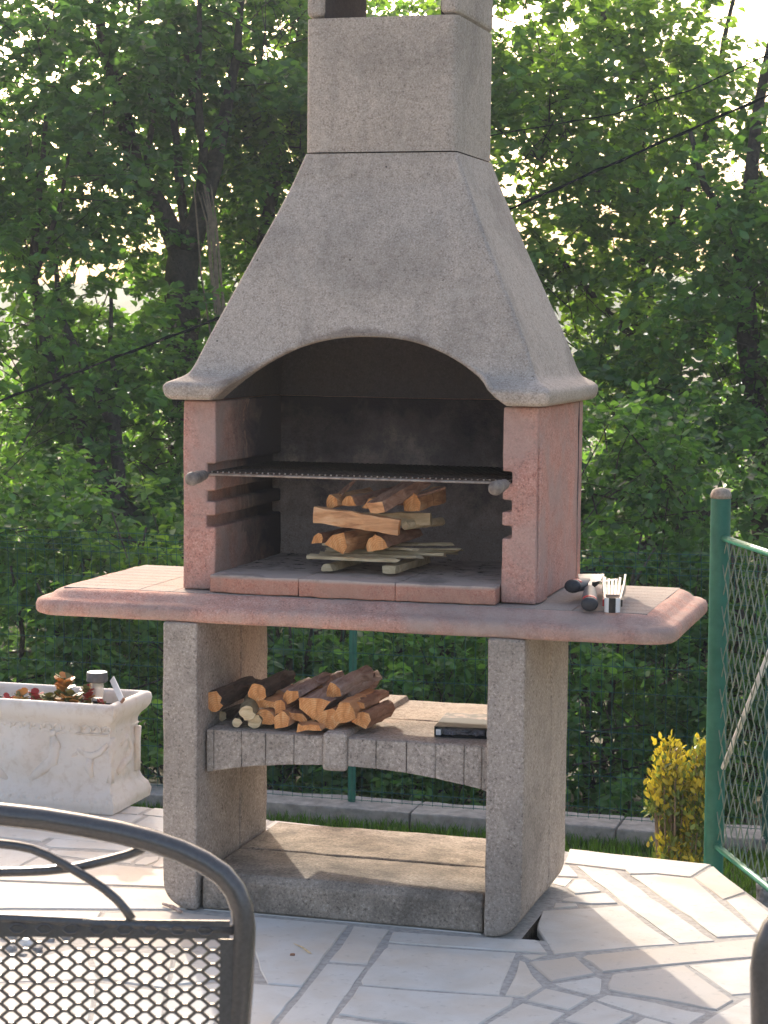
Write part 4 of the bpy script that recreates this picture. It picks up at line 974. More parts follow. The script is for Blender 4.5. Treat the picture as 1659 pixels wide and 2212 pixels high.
# side fence of the same mesh, running from the back corner towards the camera
sf0, sf1 = np.array((.66, 4.36)), np.array((1.52, .9)); dl = sf1-sf0; ln_ = np.linalg.norm(dl); dl /= ln_
sfe = empty('side_wire_fence', (1.35, 2.6, -.7), 'green upright wire mesh fence seen edge on behind the netting panel', 'fence')
me = None
for k in range(int(ln_/.05)):
    x, y = sf0+dl*.05*k
    if me is None: g = G(); g.tube([(x, y, -.72), (x, y, .25)], .0035, 4, caps=False); o = g.build('upright_wire', 'green_wire', sfe, org=(x, y, -.72)); me = o.data
    else: inst('upright_wire', me, sfe, (x, y, -.72))
for z in (.25, .1, -.1, -.3, -.5, -.7):
    g = G(); g.tube([(*sf0, z), (*sf1, z)], .002, 4); g.build('line_wire', 'green_wire', sfe)
for t in (.02, .5, .98):
    x, y = sf0+dl*ln_*t; g = G(); g.tube([(x+.025, y, -.8), (x+.025, y, .3)], .02, 10); g.build('post', 'green_paint', sfe, smooth=True)
# netting panel on the thick green post, running along the chamfered patio edge
NP = atd(1540, 1822, 6.5); nd = np.array((.4115, -.9114, 0.)); pz0, pz1 = .022, .952
npn = empty('netting_panel', (NP[0], NP[1], LAWN_Z), 'thick green post carrying a rusty diamond wire netting panel at patio edge', 'fence panel')
pb = np.array((NP[0]+.004, NP[1], 0))
g = G(); g.tube([pb+(0, 0, LAWN_Z), pb+(-.002, 0, .6), pb+(-.004, 0, 1.068)], .0298, 18); g.build('post', 'green_paint', npn, smooth=True, angle=50)
g = G(); rings = [[(pb[0]-.004+r*math.cos(2*math.pi*k/18), pb[1]+r*math.sin(2*math.pi*k/18), z) for k in range(18)] for z, r in ((1.069, .0312), (1.080, .0315), (1.092, .027), (1.099, .017), (1.101, .005))]; g.loft(rings); g.build('post_cap', 'cap', npn, smooth=True)
off = np.array((.9114, .4115, 0))*.0
def npt(s, z): return pb+nd*s+np.array((0, 0, z))
for z, r in ((pz0, .0105), (pz1, .0095)):
    g = G(); g.tube([npt(.015, z), npt(1.9, z)], r, 10); g.build('rail', 'green_paint', npn, smooth=True)
PW, PH = .060, .118                       # diamond width along the panel, height
def strand(k, dirn):
    pts = []; nz = int((pz1-pz0)/(PH/2)); s0 = .02+k*PW/2
    for j in range(nz+1):
        s = s0+(PW/2 if (j % 2) == (0 if dirn else 1) else 0)
        z = pz0+(pz1-pz0)*j/nz; pts.append((s, z))
    return pts
me = {}
lat = np.array((.9114, .4115, 0))
for k in range(0, 58):
    dirn = k % 2; base_k = 0
    if dirn not in me:
        P = strand(0, dirn); g = G()
        pts = []
        for j, (s, z) in enumerate(P):
            q = npt(s, z); w_ = .0022*(1 if j % 2 else -1); pts += [q+np.array((0, 0, -.006))+lat*w_, q+np.array((0, 0, .006))-lat*w_]
        g.tube(pts, .0019, 5, caps=False); o = g.build('net_strand', 'net_wire', npn, org=npt(.02, 0)); me[dirn] = o.data
        if k: o.location = np.array(o.location)+nd*(k*PW/2)
    else: inst('net_strand', me[dirn], npn, npt(.02, 0)+nd*(k*PW/2))
for k in range(31):                        # hooks where the netting wraps the lower rail
    g = None
a, b = npt(.035, .262), npt(.62, .86)
g = G(); g.tube([a+lat*.012, b+lat*.012], .0085, 8); g.build('brace_rod', 'white_pl', npn, smooth=True)

# ================================================================== STONES, DEBRIS
def stone(c, r, seed, label, name='field_stone', cat='stone', group=None, mat='stone'):
    bm = bmesh.new(); bmesh.ops.create_icosphere(bm, subdivisions=3, radius=1)
    for v in bm.verts:
        d = v.co.normalized(); k = 1+.28*noise.noise(d*1.3+Vector((seed, 0, 0)))+.12*noise.noise(d*3.1+Vector((0, seed, 0)))
        d2 = Vector((max(-.82, min(.82, d.x)), max(-.8, min(.8, d.y)), max(-.72, min(.72, d.z)))); v.co = Vector((d2.x*r[0], d2.y*r[1], d2.z*r[2]))*k
    me = bpy.data.meshes.new(name); bm.to_mesh(me); bm.free()
    o = link(name, me, mat, None, c); return tag(o, label, cat, group)
stone((1.065, .905, -.09), (.075, .085, .10), 3.3, 'rough grey stone wedged between the patio edge and netting rail')
stone((1.155, .62, -.06), (.075, .08, .08), 8.1, 'pale stone at the right picture edge below the netting rail')
stone((1.00, 1.02, -.33), (.12, .10, .2), 5.5, 'dark grey stone lower down behind the corner slab')
pbl = [(60, 215, .026, 'stone'), (165, 262, .024, 'white_pl'), (60, 300, .020, 'stone'), (240, 305, .018, 'stone'), (330, 240, .014, 'stone'), (430, 235, .018, 'stone'), (150, 335, .012, 'stone')]
for k, (a, b, r, mt) in enumerate(pbl):
    q = src(ZF, [(a, b)])[0]
    stone((q[0], q[1], r*.35-.006), (r, r*.8, r*.6), k*2.7, ['grey pebble at top left of the litter patch', 'white smooth pebble in the litter patch', 'dark pebble at left of the litter patch', 'small grey pebble near the patch middle', 'tiny pebble near the top of litter patch', 'flat pebble at the right of litter patch', 'tiny pebble at the lower edge of litter patch'][k], 'pebble', 'pebble', 'pebbles in the litter patch', mt)
a, b = atz(352, 1955, .004), atz(392, 1972, .004)
g = G(); g.tube([a+(0, 0, .004), (a+b)/2+(0, 0, .006), b+(0, 0, .003)], [.004, .0055, .004], 6); tag(g.build('twig', 'bark_grey', org=(*((a+b)/2)[:2], 0)), 'short grey twig on the paving at the left barbecue leg', 'twig')
q = src(ZA, [(490, 435), (560, 465), (620, 510), (640, 520)])
g = G(); g.tube([(*p_, .0035) for p_ in q], [.0008, .0022, .003, .001], 5); tag(g.build('wood_splinter', 'pale', org=(*q[1], 0)), 'pale curled wood splinter on the slab before barbecue', 'splinter')
q = src(ZA, [(478, 528)])[0]; stone((q[0], q[1], .003), (.007, .006, .004), 1.2, 'tiny brown crumb of bark beside the splinter', 'bark_crumb', 'bark crumb', None, 'brownwood')

# ================================================================== CABLES
def cable(pts, r, label):
    P = []
    for (a, b) in zip(pts[:-1], pts[1:]):
        for k in range(12): P.append(np.array(a)+(np.array(b)-np.array(a))*k/12)
    P.append(np.array(pts[-1])); g = G(); g.tube(P, r, 6)
    Q = []
    for i, p_ in enumerate(P): Q.append(p_+np.array((0, math.cos(i*2.1), math.sin(i*2.1)))*r*1.5)
    g.tube(Q, r*.75, 5); return tag(g.build('overhead_cable', 'cable', org=P[0]), label, 'cable')
cable([atd(-900, 1180, 12.5), atd(0, 866, 10.5), atd(440, 700, 10), atd(800, 570, 10), atd(1110, 448, 10), atd(1659, 206, 10), atd(2500, -180, 11)], .0055, 'thick twisted black cable slanting up to the right behind hood')
cable([atd(900, 320, 15), atd(1330, 246, 11.2), atd(1500, 192, 11.0), atd(1659, 118, 11), atd(2400, -250, 12)], .0032, 'thin dark cable above the thick one at upper right')

# ================================================================== CHAIRS
def make_chair(label):
    D = 2.3; ce = -95.                                  # picture column of the chair's centre line
    e = empty('garden_chair', (0, 0, 0)); tag(e, label, 'chair', 'metal mesh chairs in the foreground')
    axr = R0; lean = math.radians(5)
    org2 = atd(ce, 1735, D)
    def loc(u, v):                                     # picture point on the backrest plane -> chair-local x, y, z
        q = atd(u, v, D); d = q-org2; x = d@R0; z = q[2]; y = (d-R0*x)@np.array((-_sy, _cy, 0)); return np.array((x, y, z))
    def mir(P): return [np.array((-p[0], p[1], p[2])) for p in P]
    half = [loc(*q) for q in ((0, 1759), (90, 1769), (183, 1784), (260, 1799), (330, 1817), (390, 1838), (440, 1862), (480, 1889), (507, 1922), (522, 1960), (528, 2005), (526, 2060), (523, 2130), (515, 2230), (508, 2320))]
    fl_ = half[0].copy(); fl_[0] = 0; fl_[2] += .004
    low = half[-1].copy(); seat_z = .44; r = .0124
    low2 = np.array((low[0]-.012, low[1]-.055*1.0, seat_z-.01))
    right = half+[low+(low2-low)*.5, low2]
    full = mir(right)[::-1]+[fl_]+right
    g = G(); g.tube(full, r, 14, caps=True); g.build('back_frame', 'chair', e, org=(0, 0, 0), smooth=True)
    rl = loc(505, 2002); ll = np.array((-rl[0], rl[1], rl[2])); rm = loc(0, 1976); rm0 = np.array((0, rm[1], rm[2]+.003))
    rail = [ll, np.array((-rm[0], rm[1], rm[2])), rm0, rm, loc(250, 1988), rl]
    g = G(); g.tube([p+(0, 0, -.004) for p in rail], .0058, 8); g.build('cross_rail', 'chair', e, org=(0, 0, 0), smooth=True)
    arc1 = [loc(*q) for q in ((0, 1823), (35, 1827), (69, 1834), (103, 1848), (137, 1866), (190, 1897), (225, 1920), (252, 1943), (272, 1966), (285, 1986))]
    arc2 = [loc(*q) for q in ((0, 1890), (45, 1889), (92, 1887), (160, 1880), (229, 1864), (270, 1853), (300, 1842), (322, 1826), (334, 1812))]
    c1 = arc1[0].copy(); c1[0] = 0; c1[2] += .006; c2 = arc2[0].copy(); c2[0] = 0; c2[2] -= .002
    for a_, c_, dy in ((arc1, c1, .0), (arc2, c2, .011)):
        pts = [p+(0, dy, 0) for p in mir(a_)[::-1]+[c_]+a_]
        g = G(); g.tube(pts, [.0052]*len(pts), 8); g.build('scroll_bar', 'chair', e, org=(0, 0, 0), smooth=True)
    # expanded metal sheet of the back
    zt = rm[2]-.004; zb = seat_z+.05; xw = rl[0]-.004; slope = (low2[1]-rm[1])/(low2[2]-rm[2])
    def P3(x, z, dy=0): return np.array((x, rm[1]+(z-rm[2])*slope+dy, z))
    g = G(); px, pz = .0285, .0141; wdt, th = .0017, .0014; bond = .0055
    nz = int((zt-zb)/(pz/2)); nxm = int(2*xw/px)+2
    def strandbox(a_, b_):
        d = b_-a_; d /= np.linalg.norm(d); nrm = np.cross(d, (0, 1, 0)); nrm /= np.linalg.norm(nrm); yv = np.array((0, th, 0))
        V = [a_+nrm*wdt+yv, a_-nrm*wdt+yv, a_-nrm*wdt-yv, a_+nrm*wdt-yv, b_+nrm*wdt+yv, b_-nrm*wdt+yv, b_-nrm*wdt-yv, b_+nrm*wdt-yv]
        g.add(V, [(0, 1, 5, 4), (1, 2, 6, 5), (2, 3, 7, 6), (3, 0, 4, 7)])
    for j in range(nz):
        z = zt-.004-j*pz/2; z2 = z-pz/2
        for i in range(-1, nxm):
            x = -xw+i*px+(px/2 if j % 2 else 0)
            for sgn in (-1, 1):
                xa, xb = x+sgn*bond/2, x+sgn*(px/2-bond/2)
                if abs(xa) < xw and abs(xb) < xw: strandbox(P3(xa, z, .002*sgn*0), P3(xb, z2))
            if abs(x) < xw-.004: strandbox(P3(x-bond/2-.001, z), P3(x+bond/2+.001, z))
    o = g.build('mesh_panel', 'chair', e, org=(0, 0, 0)); o['kind'] = 'stuff'
    g = G(); mt_ = .018                                  # rolled solid margins of the sheet
    for (x0, x1, z0, z1) in ((-xw, xw, zt-mt_, zt+.001), (-xw-.004, -xw+.010, zb, zt-mt_-.0005), (xw-.010, xw+.004, zb, zt-mt_-.0005)):
        q = [P3(x0, z0, -.0035), P3(x1, z0, -.0035), P3(x1, z1, -.0035), P3(x0, z1, -.0035)]; q2 = [p+(0, .0016, 0) for p in q]
        g.add(q+q2, [(0, 1, 2, 3), (7, 6, 5, 4), (0, 4, 5, 1), (1, 5, 6, 2), (2, 6, 7, 3), (3, 7, 4, 0)])
    g.build('sheet_margin', 'chair', e, org=(0, 0, 0))
    # embossed half-diamonds along the margin
    g = G(); k = 0; x = -xw+.02
    while x < xw-.02:
        pts = [P3(x-.009, zt-.009, -.0048), P3(x-.004, zt-.0045, -.0048), P3(x+.004, zt-.0045, -.0048), P3(x+.009, zt-.009, -.0048), P3(x+.004, zt-.0135, -.0048), P3(x-.004, zt-.0135, -.0048), P3(x-.009, zt-.009, -.0048)]
        g.tube(pts, .0012, 5, caps=False); x += px
    g.build('embossing', 'chair', e, org=(0, 0, 0))
    # seat, arms and legs (below the picture)
    yb_ = low2[1]; hw_ = low2[0]
    sp = [(-hw_, yb_, seat_z), (-hw_, yb_-.46, seat_z+.012), (-hw_+.05, yb_-.50, seat_z+.012), (hw_-.05, yb_-.50, seat_z+.012), (hw_, yb_-.46, seat_z+.012), (hw_, yb_, seat_z)]
    g = G(); g.tube(sp, r, 10); g.build('seat_frame', 'chair', e, org=(0, 0, 0), smooth=True)
    g = G()
    for k in range(30):
        y = yb_-.02-.465*k/29; g.tube([(-hw_+.01, y, seat_z+.006), (0, y, seat_z-.004), (hw_-.01, y, seat_z+.006)], .0022, 4)
    for k in range(24):
        x = -hw_+.02+(2*hw_-.04)*k/23; g.tube([(x, yb_-.01, seat_z+.003), (x, yb_-.25, seat_z-.004), (x, yb_-.485, seat_z+.004)], .0022, 4)
    g.build('seat_mesh', 'chair', e, org=(0, 0, 0))
    for s in (-1, 1):
        g = G(); g.tube([(s*hw_, yb_, seat_z), (s*(hw_+.01), yb_+.05, .2), (s*(hw_+.015), yb_+.11, .0)], r, 10); g.build('leg', 'chair', e, org=(0, 0, 0), smooth=True)
        g = G(); g.tube([(s*(hw_+.012), yb_-.44, .0), (s*(hw_+.012), yb_-.45, .40), (s*(hw_+.02), yb_-.45, .60), (s*(hw_+.022), yb_-.40, .645), (s*(hw_+.022), yb_-.20, .655), (s*(hw_+.012), yb_+.01, .645)], r, 10); g.build('leg', 'chair', e, org=(0, 0, 0), smooth=True)
    org2g = np.array((org2[0], org2[1], 0)); return e, org2g
ch1, o1 = make_chair('dark metal mesh garden chair at the lower left with scrolled back')
ch1.location = o1; ch1.rotation_euler = (0, 0, YAW)
ch2 = ch1.copy(); COL.objects.link(ch2); ch2['label'] = 'second dark metal chair just showing at the lower right edge'
for c_ in list(ch1.children):
    k = c_.copy(); COL.objects.link(k); k.parent = ch2
hwid = 528+95
q = atd(1636+hwid*(2.3/2.14)+34, 1106, 2.14); ch2.location = (q[0], q[1], 0); ch2.rotation_euler = (0, 0, YAW)

# ================================================================== VEGETATION
def leaves(name, pos_, axis, nrm, size, mat, parent=None, width=.62, fold=.22):
    n = len(pos_); ax = axis/np.linalg.norm(axis, axis=1)[:, None]
    nr = nrm-ax*np.sum(nrm*ax, 1)[:, None]; nr /= np.linalg.norm(nr, axis=1)[:, None]+1e-9; sd = np.cross(ax, nr)
    T = np.array([(0, 0, 0), (0, 1, -.10), (-.5, .30, .5), (-.40, .70, .38), (.5, .30, .5), (.40, .70, .38)])
    V = np.zeros((n, 6, 3)); sz = size[:, None]
    for k, (x, y, z) in enumerate(T): V[:, k] = pos_+sd*(x*width)*sz+ax*y*sz+nr*(z*fold)*sz
    F = np.array([(0, 1, 3, 2), (0, 4, 5, 1)]); faces = (np.arange(n)[:, None, None]*6+F[None]).reshape(-1)
    me = bpy.data.meshes.new(name); me.vertices.add(n*6); me.vertices.foreach_set('co', (V-(ORG[parent.name] if parent else 0)).reshape(-1).astype(np.float32))
    me.loops.add(n*8); me.loops.foreach_set('vertex_index', faces.astype(np.int32)); me.polygons.add(n*2)
    me.polygons.foreach_set('loop_start', np.arange(0, n*8, 4, dtype=np.int32)); me.polygons.foreach_set('loop_total', np.full(n*2, 4, np.int32))
    me.update(); at_ = me.attributes.new('lv', 'FLOAT', 'POINT'); at_.data.foreach_set('value', np.repeat(np.clip(rng.normal(.45, .22, n), 0, 1), 6).astype(np.float32))
    o = link(name, me, mat, parent, ORG[parent.name] if parent else (0, 0, 0)); return o
def sprays(cent, dirs, n_each, ln, size, flat=.6):
    size *= .84; n_each = int(n_each*1.35)
    """leafy twigs: leaves set alternately along short drooping twigs"""
    k = len(cent); c = np.repeat(cent, n_each, 0); d = np.repeat(dirs/np.linalg.norm(dirs, axis=1)[:, None], n_each, 0); n = len(c)
    t = np.tile(np.linspace(0, 1, n_each), k)+rng.uniform(-.06, .06, n)
    sidev = np.cross(d, np.array((0, 0, 1.)))+rng.normal(0, .15, (n, 3)); sidev /= np.linalg.norm(sidev, axis=1)[:, None]+1e-9
    sg = np.tile(np.where(np.arange(n_each) % 2, 1., -1.), k)[:, None]
    p = c+d*(t*ln)[:, None]+np.array((0, 0, -1.))*((t**2)*ln*.35)[:, None]+rng.normal(0, .022, (n, 3))
    ax = d*.5+sidev*sg*.85+np.array((0, 0, -.38))+rng.normal(0, .32, (n, 3))
    nr = np.array((0, 0, 1.))*flat+rng.normal(0, .45, (n, 3)); s_ = size*rng.uniform(.4, 1.35, n)*(1-.25*np.abs(t-.5))
    return p, ax, nr, s_
def tree(name, label, cat, base, stems, blobs, mat, group, leaf=.085, n_each=22, ln=.38, twig_r=.006, trunkmat='trunk', extra_twigs=True):
    """stems: list of polylines [(point, radius)...]; blobs: (centre, (rx, ry, rz), number of sprays)"""
    e = empty(name, base, label, cat, group); C, Dr = [], []
    tg = None
    for i, st in enumerate(stems):
        P = [np.array(p) for p, r in st]; Rr = [r*TD**1.4 for p, r in st]; PP, RR = [], []
        for a_, b_, ra, rb in zip(P[:-1], P[1:], Rr[:-1], Rr[1:]):
            m_ = max(2, int(np.linalg.norm(b_-a_)/.22))
            for k in range(m_):
                q = a_+(b_-a_)*k/m_; w_ = min(.05, np.linalg.norm(b_-a_)*.05)
                PP.append(q+np.array([noise.noise(Vector(q*1.7)+Vector((i*3.3, 0, j*9.)))*w_ for j in range(3)])); RR.append(ra+(rb-ra)*k/m_)
        PP.append(P[-1]); RR.append(Rr[-1]); g = G(); g.tube(PP, RR, 9 if RR[0] > .03 else 6)
        o = g.build('trunk' if i == 0 else 'limb', trunkmat, e if i == 0 else tg, smooth=True)
        if i == 0: tg = o
    tw = G()
    for c_, rad, n in blobs:
        d = rng.normal(0, 1, (n, 3)); d /= np.linalg.norm(d, axis=1)[:, None]; rr = rng.uniform(.25, 1, n)**.6
        p = np.array(c_)+d*rr[:, None]*np.array(rad)*TD
        # clumpiness: drop sprays where a smooth noise is low so that gaps and masses form
        keep = np.array([noise.noise(Vector(q*1.9)) > -.115 for q in p]); p, d = p[keep], d[keep]
        C.append(p); dd = d*np.array((1, 1, .6))+np.array((0, 0, .25))+rng.normal(0, .35, d.shape); Dr.append(dd)
        if extra_twigs:
            for q, v_ in list(zip(p, dd))[::5]:
                v_ = v_/np.linalg.norm(v_); b_ = q-v_*random.uniform(.25, .6)-np.array((0, 0, .12)); tw.tube([b_, (b_+q)/2+rng.normal(0, .02, 3), q+v_*.3], [twig_r, twig_r*.7, .0015], 4, caps=False)
    if tw.v: o = tw.build('twigs', trunkmat, e); o['kind'] = 'stuff'
    C, Dr = np.concatenate(C), np.concatenate(Dr)
    a_ = sprays(C, Dr, n_each, ln*TD**.5, leaf*TD**.7); o = leaves('crown', *a_, mat, e); o['kind'] = 'stuff'; return e
TD = 1.25
def at_(u, v, d): return atd(u, v, d*TD)
def gz(p): return np.array((p[0], p[1], ground_h(p[0], p[1])))
TG = 'trees beyond the wire fence'; BG = 'bushes beyond the wire fence'
def S_(*pts): return [(at_(u, v, d), r) for u, v, d, r in pts]
def root(u, d, r): p = at_(u, 1500, d); return (gz(p)-np.array((0, 0, .1)), r)
# forked tree left of the hood
b_ = gz(at_(420, 1500, 13.2))
tree('forked_tree', 'dark forked tree left of hood with many upright shoots', 'tree', b_,
 [[root(420, 13.2, .13)]+S_((405, 900, 13.2, .115), (392, 620, 13.2, .095), (398, 545, 13.2, .09)),
  S_((398, 560, 13.2, .07), (350, 450, 13.2, .055), (300, 380, 13.1, .05), (262, 250, 13.0, .042), (225, 100, 12.9, .032), (205, -80, 12.9, .02)),
  S_((400, 560, 13.2, .075), (432, 450, 13.2, .06), (462, 360, 13.2, .05), (490, 250, 13.3, .036), (510, 120, 13.4, .025), (525, -60, 13.4, .016)),
  S_((405, 520, 13.2, .03), (385, 380, 13.3, .026), (370, 200, 13.4, .02), (352, -20, 13.5, .014)),
  S_((425, 480, 13.2, .028), (440, 330, 13.0, .022), (425, 160, 13.0, .018), (430, -40, 13.0, .012)),
  S_((455, 380, 13.2, .024), (420, 250, 13.4, .02), (395, 90, 13.5, .014), (380, -60, 13.5, .01)),
  S_((310, 390, 13.1, .02), (330, 250, 13.0, .016), (310, 120, 13.0, .012), (300, -20, 13.0, .01)),
  S_((345, 445, 13.2, .018), (255, 395, 12.8, .014), (190, 330, 12.6, .010))],
 [(at_(110, 120, 12.6), (.75, .8, .6), 230), (at_(250, 60, 13.0), (.6, .8, .4), 130), (at_(100, 330, 12.4), (.7, .7, .5), 170), (at_(400, 60, 13.8), (.7, .7, .5), 120), (at_(20, 220, 13.2), (.5, .7, .8), 120), (at_(230, 200, 13.6), (.5, .6, .4), 80), (at_(350, 160, 14.4), (.6, .6, .5), 70),
  (at_(560, 90, 13.4), (.55, .7, .6), 190), (at_(440, 230, 14.2), (.6, .5, .6), 75), (at_(300, 270, 14.0), (.5, .5, .5), 70), (at_(230, 480, 13.6), (.5, .6, .4), 80), (at_(600, 240, 13.8), (.35, .5, .45), 60)], 'leaf_dark', TG, leaf=.088)
# leaning tree at the far left
b_ = gz(at_(340, 1500, 11.9))
tree('leaning_tree', 'tree with thick dark trunk leaning to the left behind the fence', 'tree', b_,
 [[root(350, 11.9, .10)]+S_((345, 1230, 11.9, .088), (305, 1150, 11.9, .075), (262, 1095, 11.9, .06), (222, 1030, 12.0, .05), (170, 930, 12.1, .042), (110, 780, 12.2, .034), (70, 600, 12.3, .025), (85, 430, 12.3, .018), (100, 250, 12.3, .012)),
  S_((262, 1095, 11.9, .035), (250, 930, 12.0, .032), (215, 855, 12.1, .028), (180, 800, 12.2, .024), (130, 690, 12.3, .018), (120, 560, 12.4, .012)),
  S_((250, 930, 12.0, .022), (262, 860, 12.2, .018), (235, 760, 12.3, .013), (240, 640, 12.3, .01)),
  S_((280, 1165, 11.85, .018), (230, 1148, 11.7, .02), (170, 1146, 11.6, .018), (110, 1160, 11.5, .012), (40, 1178, 11.4, .008)),
  S_((70, 620, 12.3, .014), (130, 450, 12.3, .012), (150, 330, 12.3, .008))],
 [(at_(60, 600, 12.4), (.6, .7, .5), 140), (at_(200, 620, 13.0), (.6, .7, .4), 130), (at_(310, 660, 13.6), (.35, .6, .25), 40), (at_(90, 800, 12.2), (.6, .6, .5), 105), (at_(300, 720, 12.9), (.5, .6, .4), 70), (at_(40, 460, 12.6), (.45, .5, .4), 70),
  (at_(330, 880, 12.6), (.45, .6, .4), 80), (at_(160, 1000, 12.5), (.6, .6, .45), 90), (at_(30, 980, 12.0), (.4, .6, .5), 70), (at_(345, 1040, 12.4), (.3, .5, .4), 60)], 'leaf_mid', TG, leaf=.085)
# slender tree behind the chimney's left side with hanging pale vines
b_ = gz(at_(560, 1500, 14.2))
tree('slender_tree', 'slender multi stemmed tree close to the left side of chimney', 'tree', b_,
 [[root(540, 14.2, .08)]+S_((545, 800, 14.2, .06), (560, 560, 14.2, .045), (590, 400, 14.2, .035), (575, 250, 14.2, .028), (560, 100, 14.2, .02), (550, -60, 14.2, .014)),
  S_((590, 410, 14.2, .022), (625, 280, 14.2, .018), (640, 120, 14.2, .012), (655, -30, 14.2, .01)),
  S_((560, 560, 14.2, .02), (600, 480, 14.3, .016), (650, 380, 14.3, .012), (690, 250, 14.3, .01))],
 [(at_(610, 380, 14.6), (.4, .5, .3), 70), (at_(560, 500, 14.4), (.35, .5, .35), 80), (at_(640, 60, 14.4), (.4, .6, .5), 110), (at_(480, 660, 14.0), (.5, .6, .4), 60), (at_(450, 820, 13.6), (.5, .6, .45), 90), (at_(500, 600, 14.4), (.4, .5, .4), 80),
  (at_(860, 60, 14.6), (.5, .6, .35), 40)], 'leaf_mid', TG, leaf=.085)
e = empty('hanging_vines', gz(at_(445, 1500, 13.0)), 'bundle of pale dry vine stems hanging right of the forked trunk', 'vine', None)
for k in range(11):
    u0 = 425+random.uniform(-5, 45); g = G(); P = [at_(u0-12+random.uniform(-6, 6), 395+random.uniform(-15, 25), 13.05), at_(u0+random.uniform(-4, 4), 480, 13.0), at_(u0+8+random.uniform(-5, 6), 590, 13.0), at_(u0+25+random.uniform(-8, 12), 760, 13.0), at_(u0+20, 1000, 13.0)]
    P.append(gz(P[-1])); g.tube(P, [.005, .007, .008, .009, .010, .010], 5); g.build('vine_stem', 'vine', e, smooth=True)
# right hand trees
b_ = gz(at_(1380, 1500, 13.6))
tree('bright_tree', 'bright green leafy tree right of chimney with sky gaps', 'tree', b_,
 [[root(1400, 13.6, .11)]+S_((1395, 900, 13.6, .08), (1385, 600, 13.6, .06), (1375, 400, 13.6, .045), (1385, 200, 13.6, .035), (1300, 30, 13.6, .03), (1290, -80, 13.6, .02)),
  S_((1380, 480, 13.6, .03), (1260, 380, 13.4, .022), (1180, 240, 13.2, .016), (1130, 60, 13.2, .01)),
  S_((1388, 620, 13.6, .035), (1480, 420, 13.6, .028), (1540, 220, 13.6, .02), (1580, 20, 13.6, .013), (1600, -60, 13.6, .01)),
  S_((1395, 760, 13.6, .03), (1290, 640, 13.3, .02), (1210, 560, 13.0, .014))],
 [(at_(1140, 60, 13.0), (.55, .6, .6), 190), (at_(1280, 60, 13.6), (.5, .6, .45), 110), (at_(1190, 300, 12.8), (.55, .6, .5), 130), (at_(1330, 200, 13.4), (.55, .6, .45), 110), (at_(1330, 400, 13.2), (.5, .6, .35), 80), (at_(1200, 500, 13.0), (.45, .6, .35), 80),
  (at_(1330, 570, 13.4), (.5, .6, .3), 60), (at_(1220, 610, 13.4), (.4, .5, .35), 80), (at_(1130, 430, 13.6), (.35, .5, .3), 60), (at_(1450, 130, 13.6), (.4, .5, .4), 90), (at_(1260, 700, 13.0), (.5, .6, .4), 100), (at_(1440, 700, 13.0), (.5, .6, .4), 105), (at_(1420, 60, 14), (.4, .5, .25), 26), (at_(1500, 330, 13.9), (.35, .5, .3), 36)], 'leaf_bright', TG, leaf=.088)
b_ = gz(at_(1640, 1500, 12.4))
tree('right_edge_tree', 'dense green tree at the right edge of the picture', 'tree', b_,
 [[root(1660, 12.4, .10)]+S_((1650, 1000, 12.4, .075), (1620, 750, 12.4, .06), (1600, 500, 12.4, .045), (1640, 250, 12.4, .03), (1680, 0, 12.4, .02)),
  S_((1630, 1060, 12.3, .035), (1560, 1095, 12.1, .045), (1500, 1118, 12.0, .048), (1446, 1159, 11.9, .05), (1393, 1190, 11.8, .05), (1300, 1222, 11.7, .05), (1230, 1250, 11.6, .045)),
  S_((1605, 540, 12.4, .025), (1520, 400, 12.2, .018), (1490, 280, 12.2, .012))],
 [(at_(1600, 420, 12.4), (.38, .6, .42), 105), (at_(1560, 600, 12.3), (.42, .6, .4), 110), (at_(1640, 760, 12.2), (.4, .6, .45), 100), (at_(1500, 840, 12.3), (.45, .6, .4), 100), (at_(1640, 960, 12.1), (.4, .5, .4), 80), (at_(1720, 500, 12.4), (.4, .6, .6), 70), (at_(1650, 230, 12.6), (.22, .4, .3), 28)], 'leaf_mid', TG, leaf=.088)
TD = 1.
# bushes and undergrowth filling the space behind the fence
def bush(name, label, u, d, blobs, mat, leaf=.07, stems=4):
    b_ = gz(at_(u, 1600, d)); st = []
    for k in range(stems):
        a_ = at_(u+random.uniform(-90, 90), 1560+random.uniform(-60, 60), d); t_ = at_(u+random.uniform(-130, 130), 1230+random.uniform(-90, 90), d+random.uniform(-.3, .4)); st.append([(b_+rng.normal(0, .06, 3)*(1, 1, 0)-(0, 0, .08), .024), (a_, .018), ((a_+t_)/2+rng.normal(0, .05, 3), .013), (t_, .006)])
    return tree(name, label, 'bush', b_, st, [(at_(uu, vv, dd), r_, n_) for uu, vv, dd, r_, n_ in blobs], mat, BG, leaf=leaf, n_each=20, ln=.30)
bush('laurel_bush', 'leafy bush at far left behind the planter and fence', 90, 11.5, [(60, 1250, 11.7, (.55, .45, .4), 110), (60, 1420, 11.4, (.55, .35, .35), 110), (120, 1560, 11.2, (.6, .3, .3), 100), (180, 1130, 12.2, (.5, .5, .35), 80), (-40, 1100, 11.9, (.45, .5, .45), 70)], 'leaf_mid')
bush('hazel_bush', 'tall leafy bush left of the firebox behind fence', 290, 11.6, [(250, 1300, 11.6, (.5, .4, .4), 105), (300, 1480, 11.3, (.45, .35, .4), 100), (330, 1640, 11.1, (.45, .3, .3), 80), (330, 1150, 12.3, (.4, .5, .35), 60)], 'leaf_bright')
bush('privet_bush', 'dark bush seen between the barbecue legs at left', 640, 11.6, [(600, 1420, 11.7, (.5, .4, .35), 110), (650, 1540, 11.4, (.5, .35, .35), 110), (690, 1660, 11.2, (.5, .3, .25), 95)], 'leaf_dark')
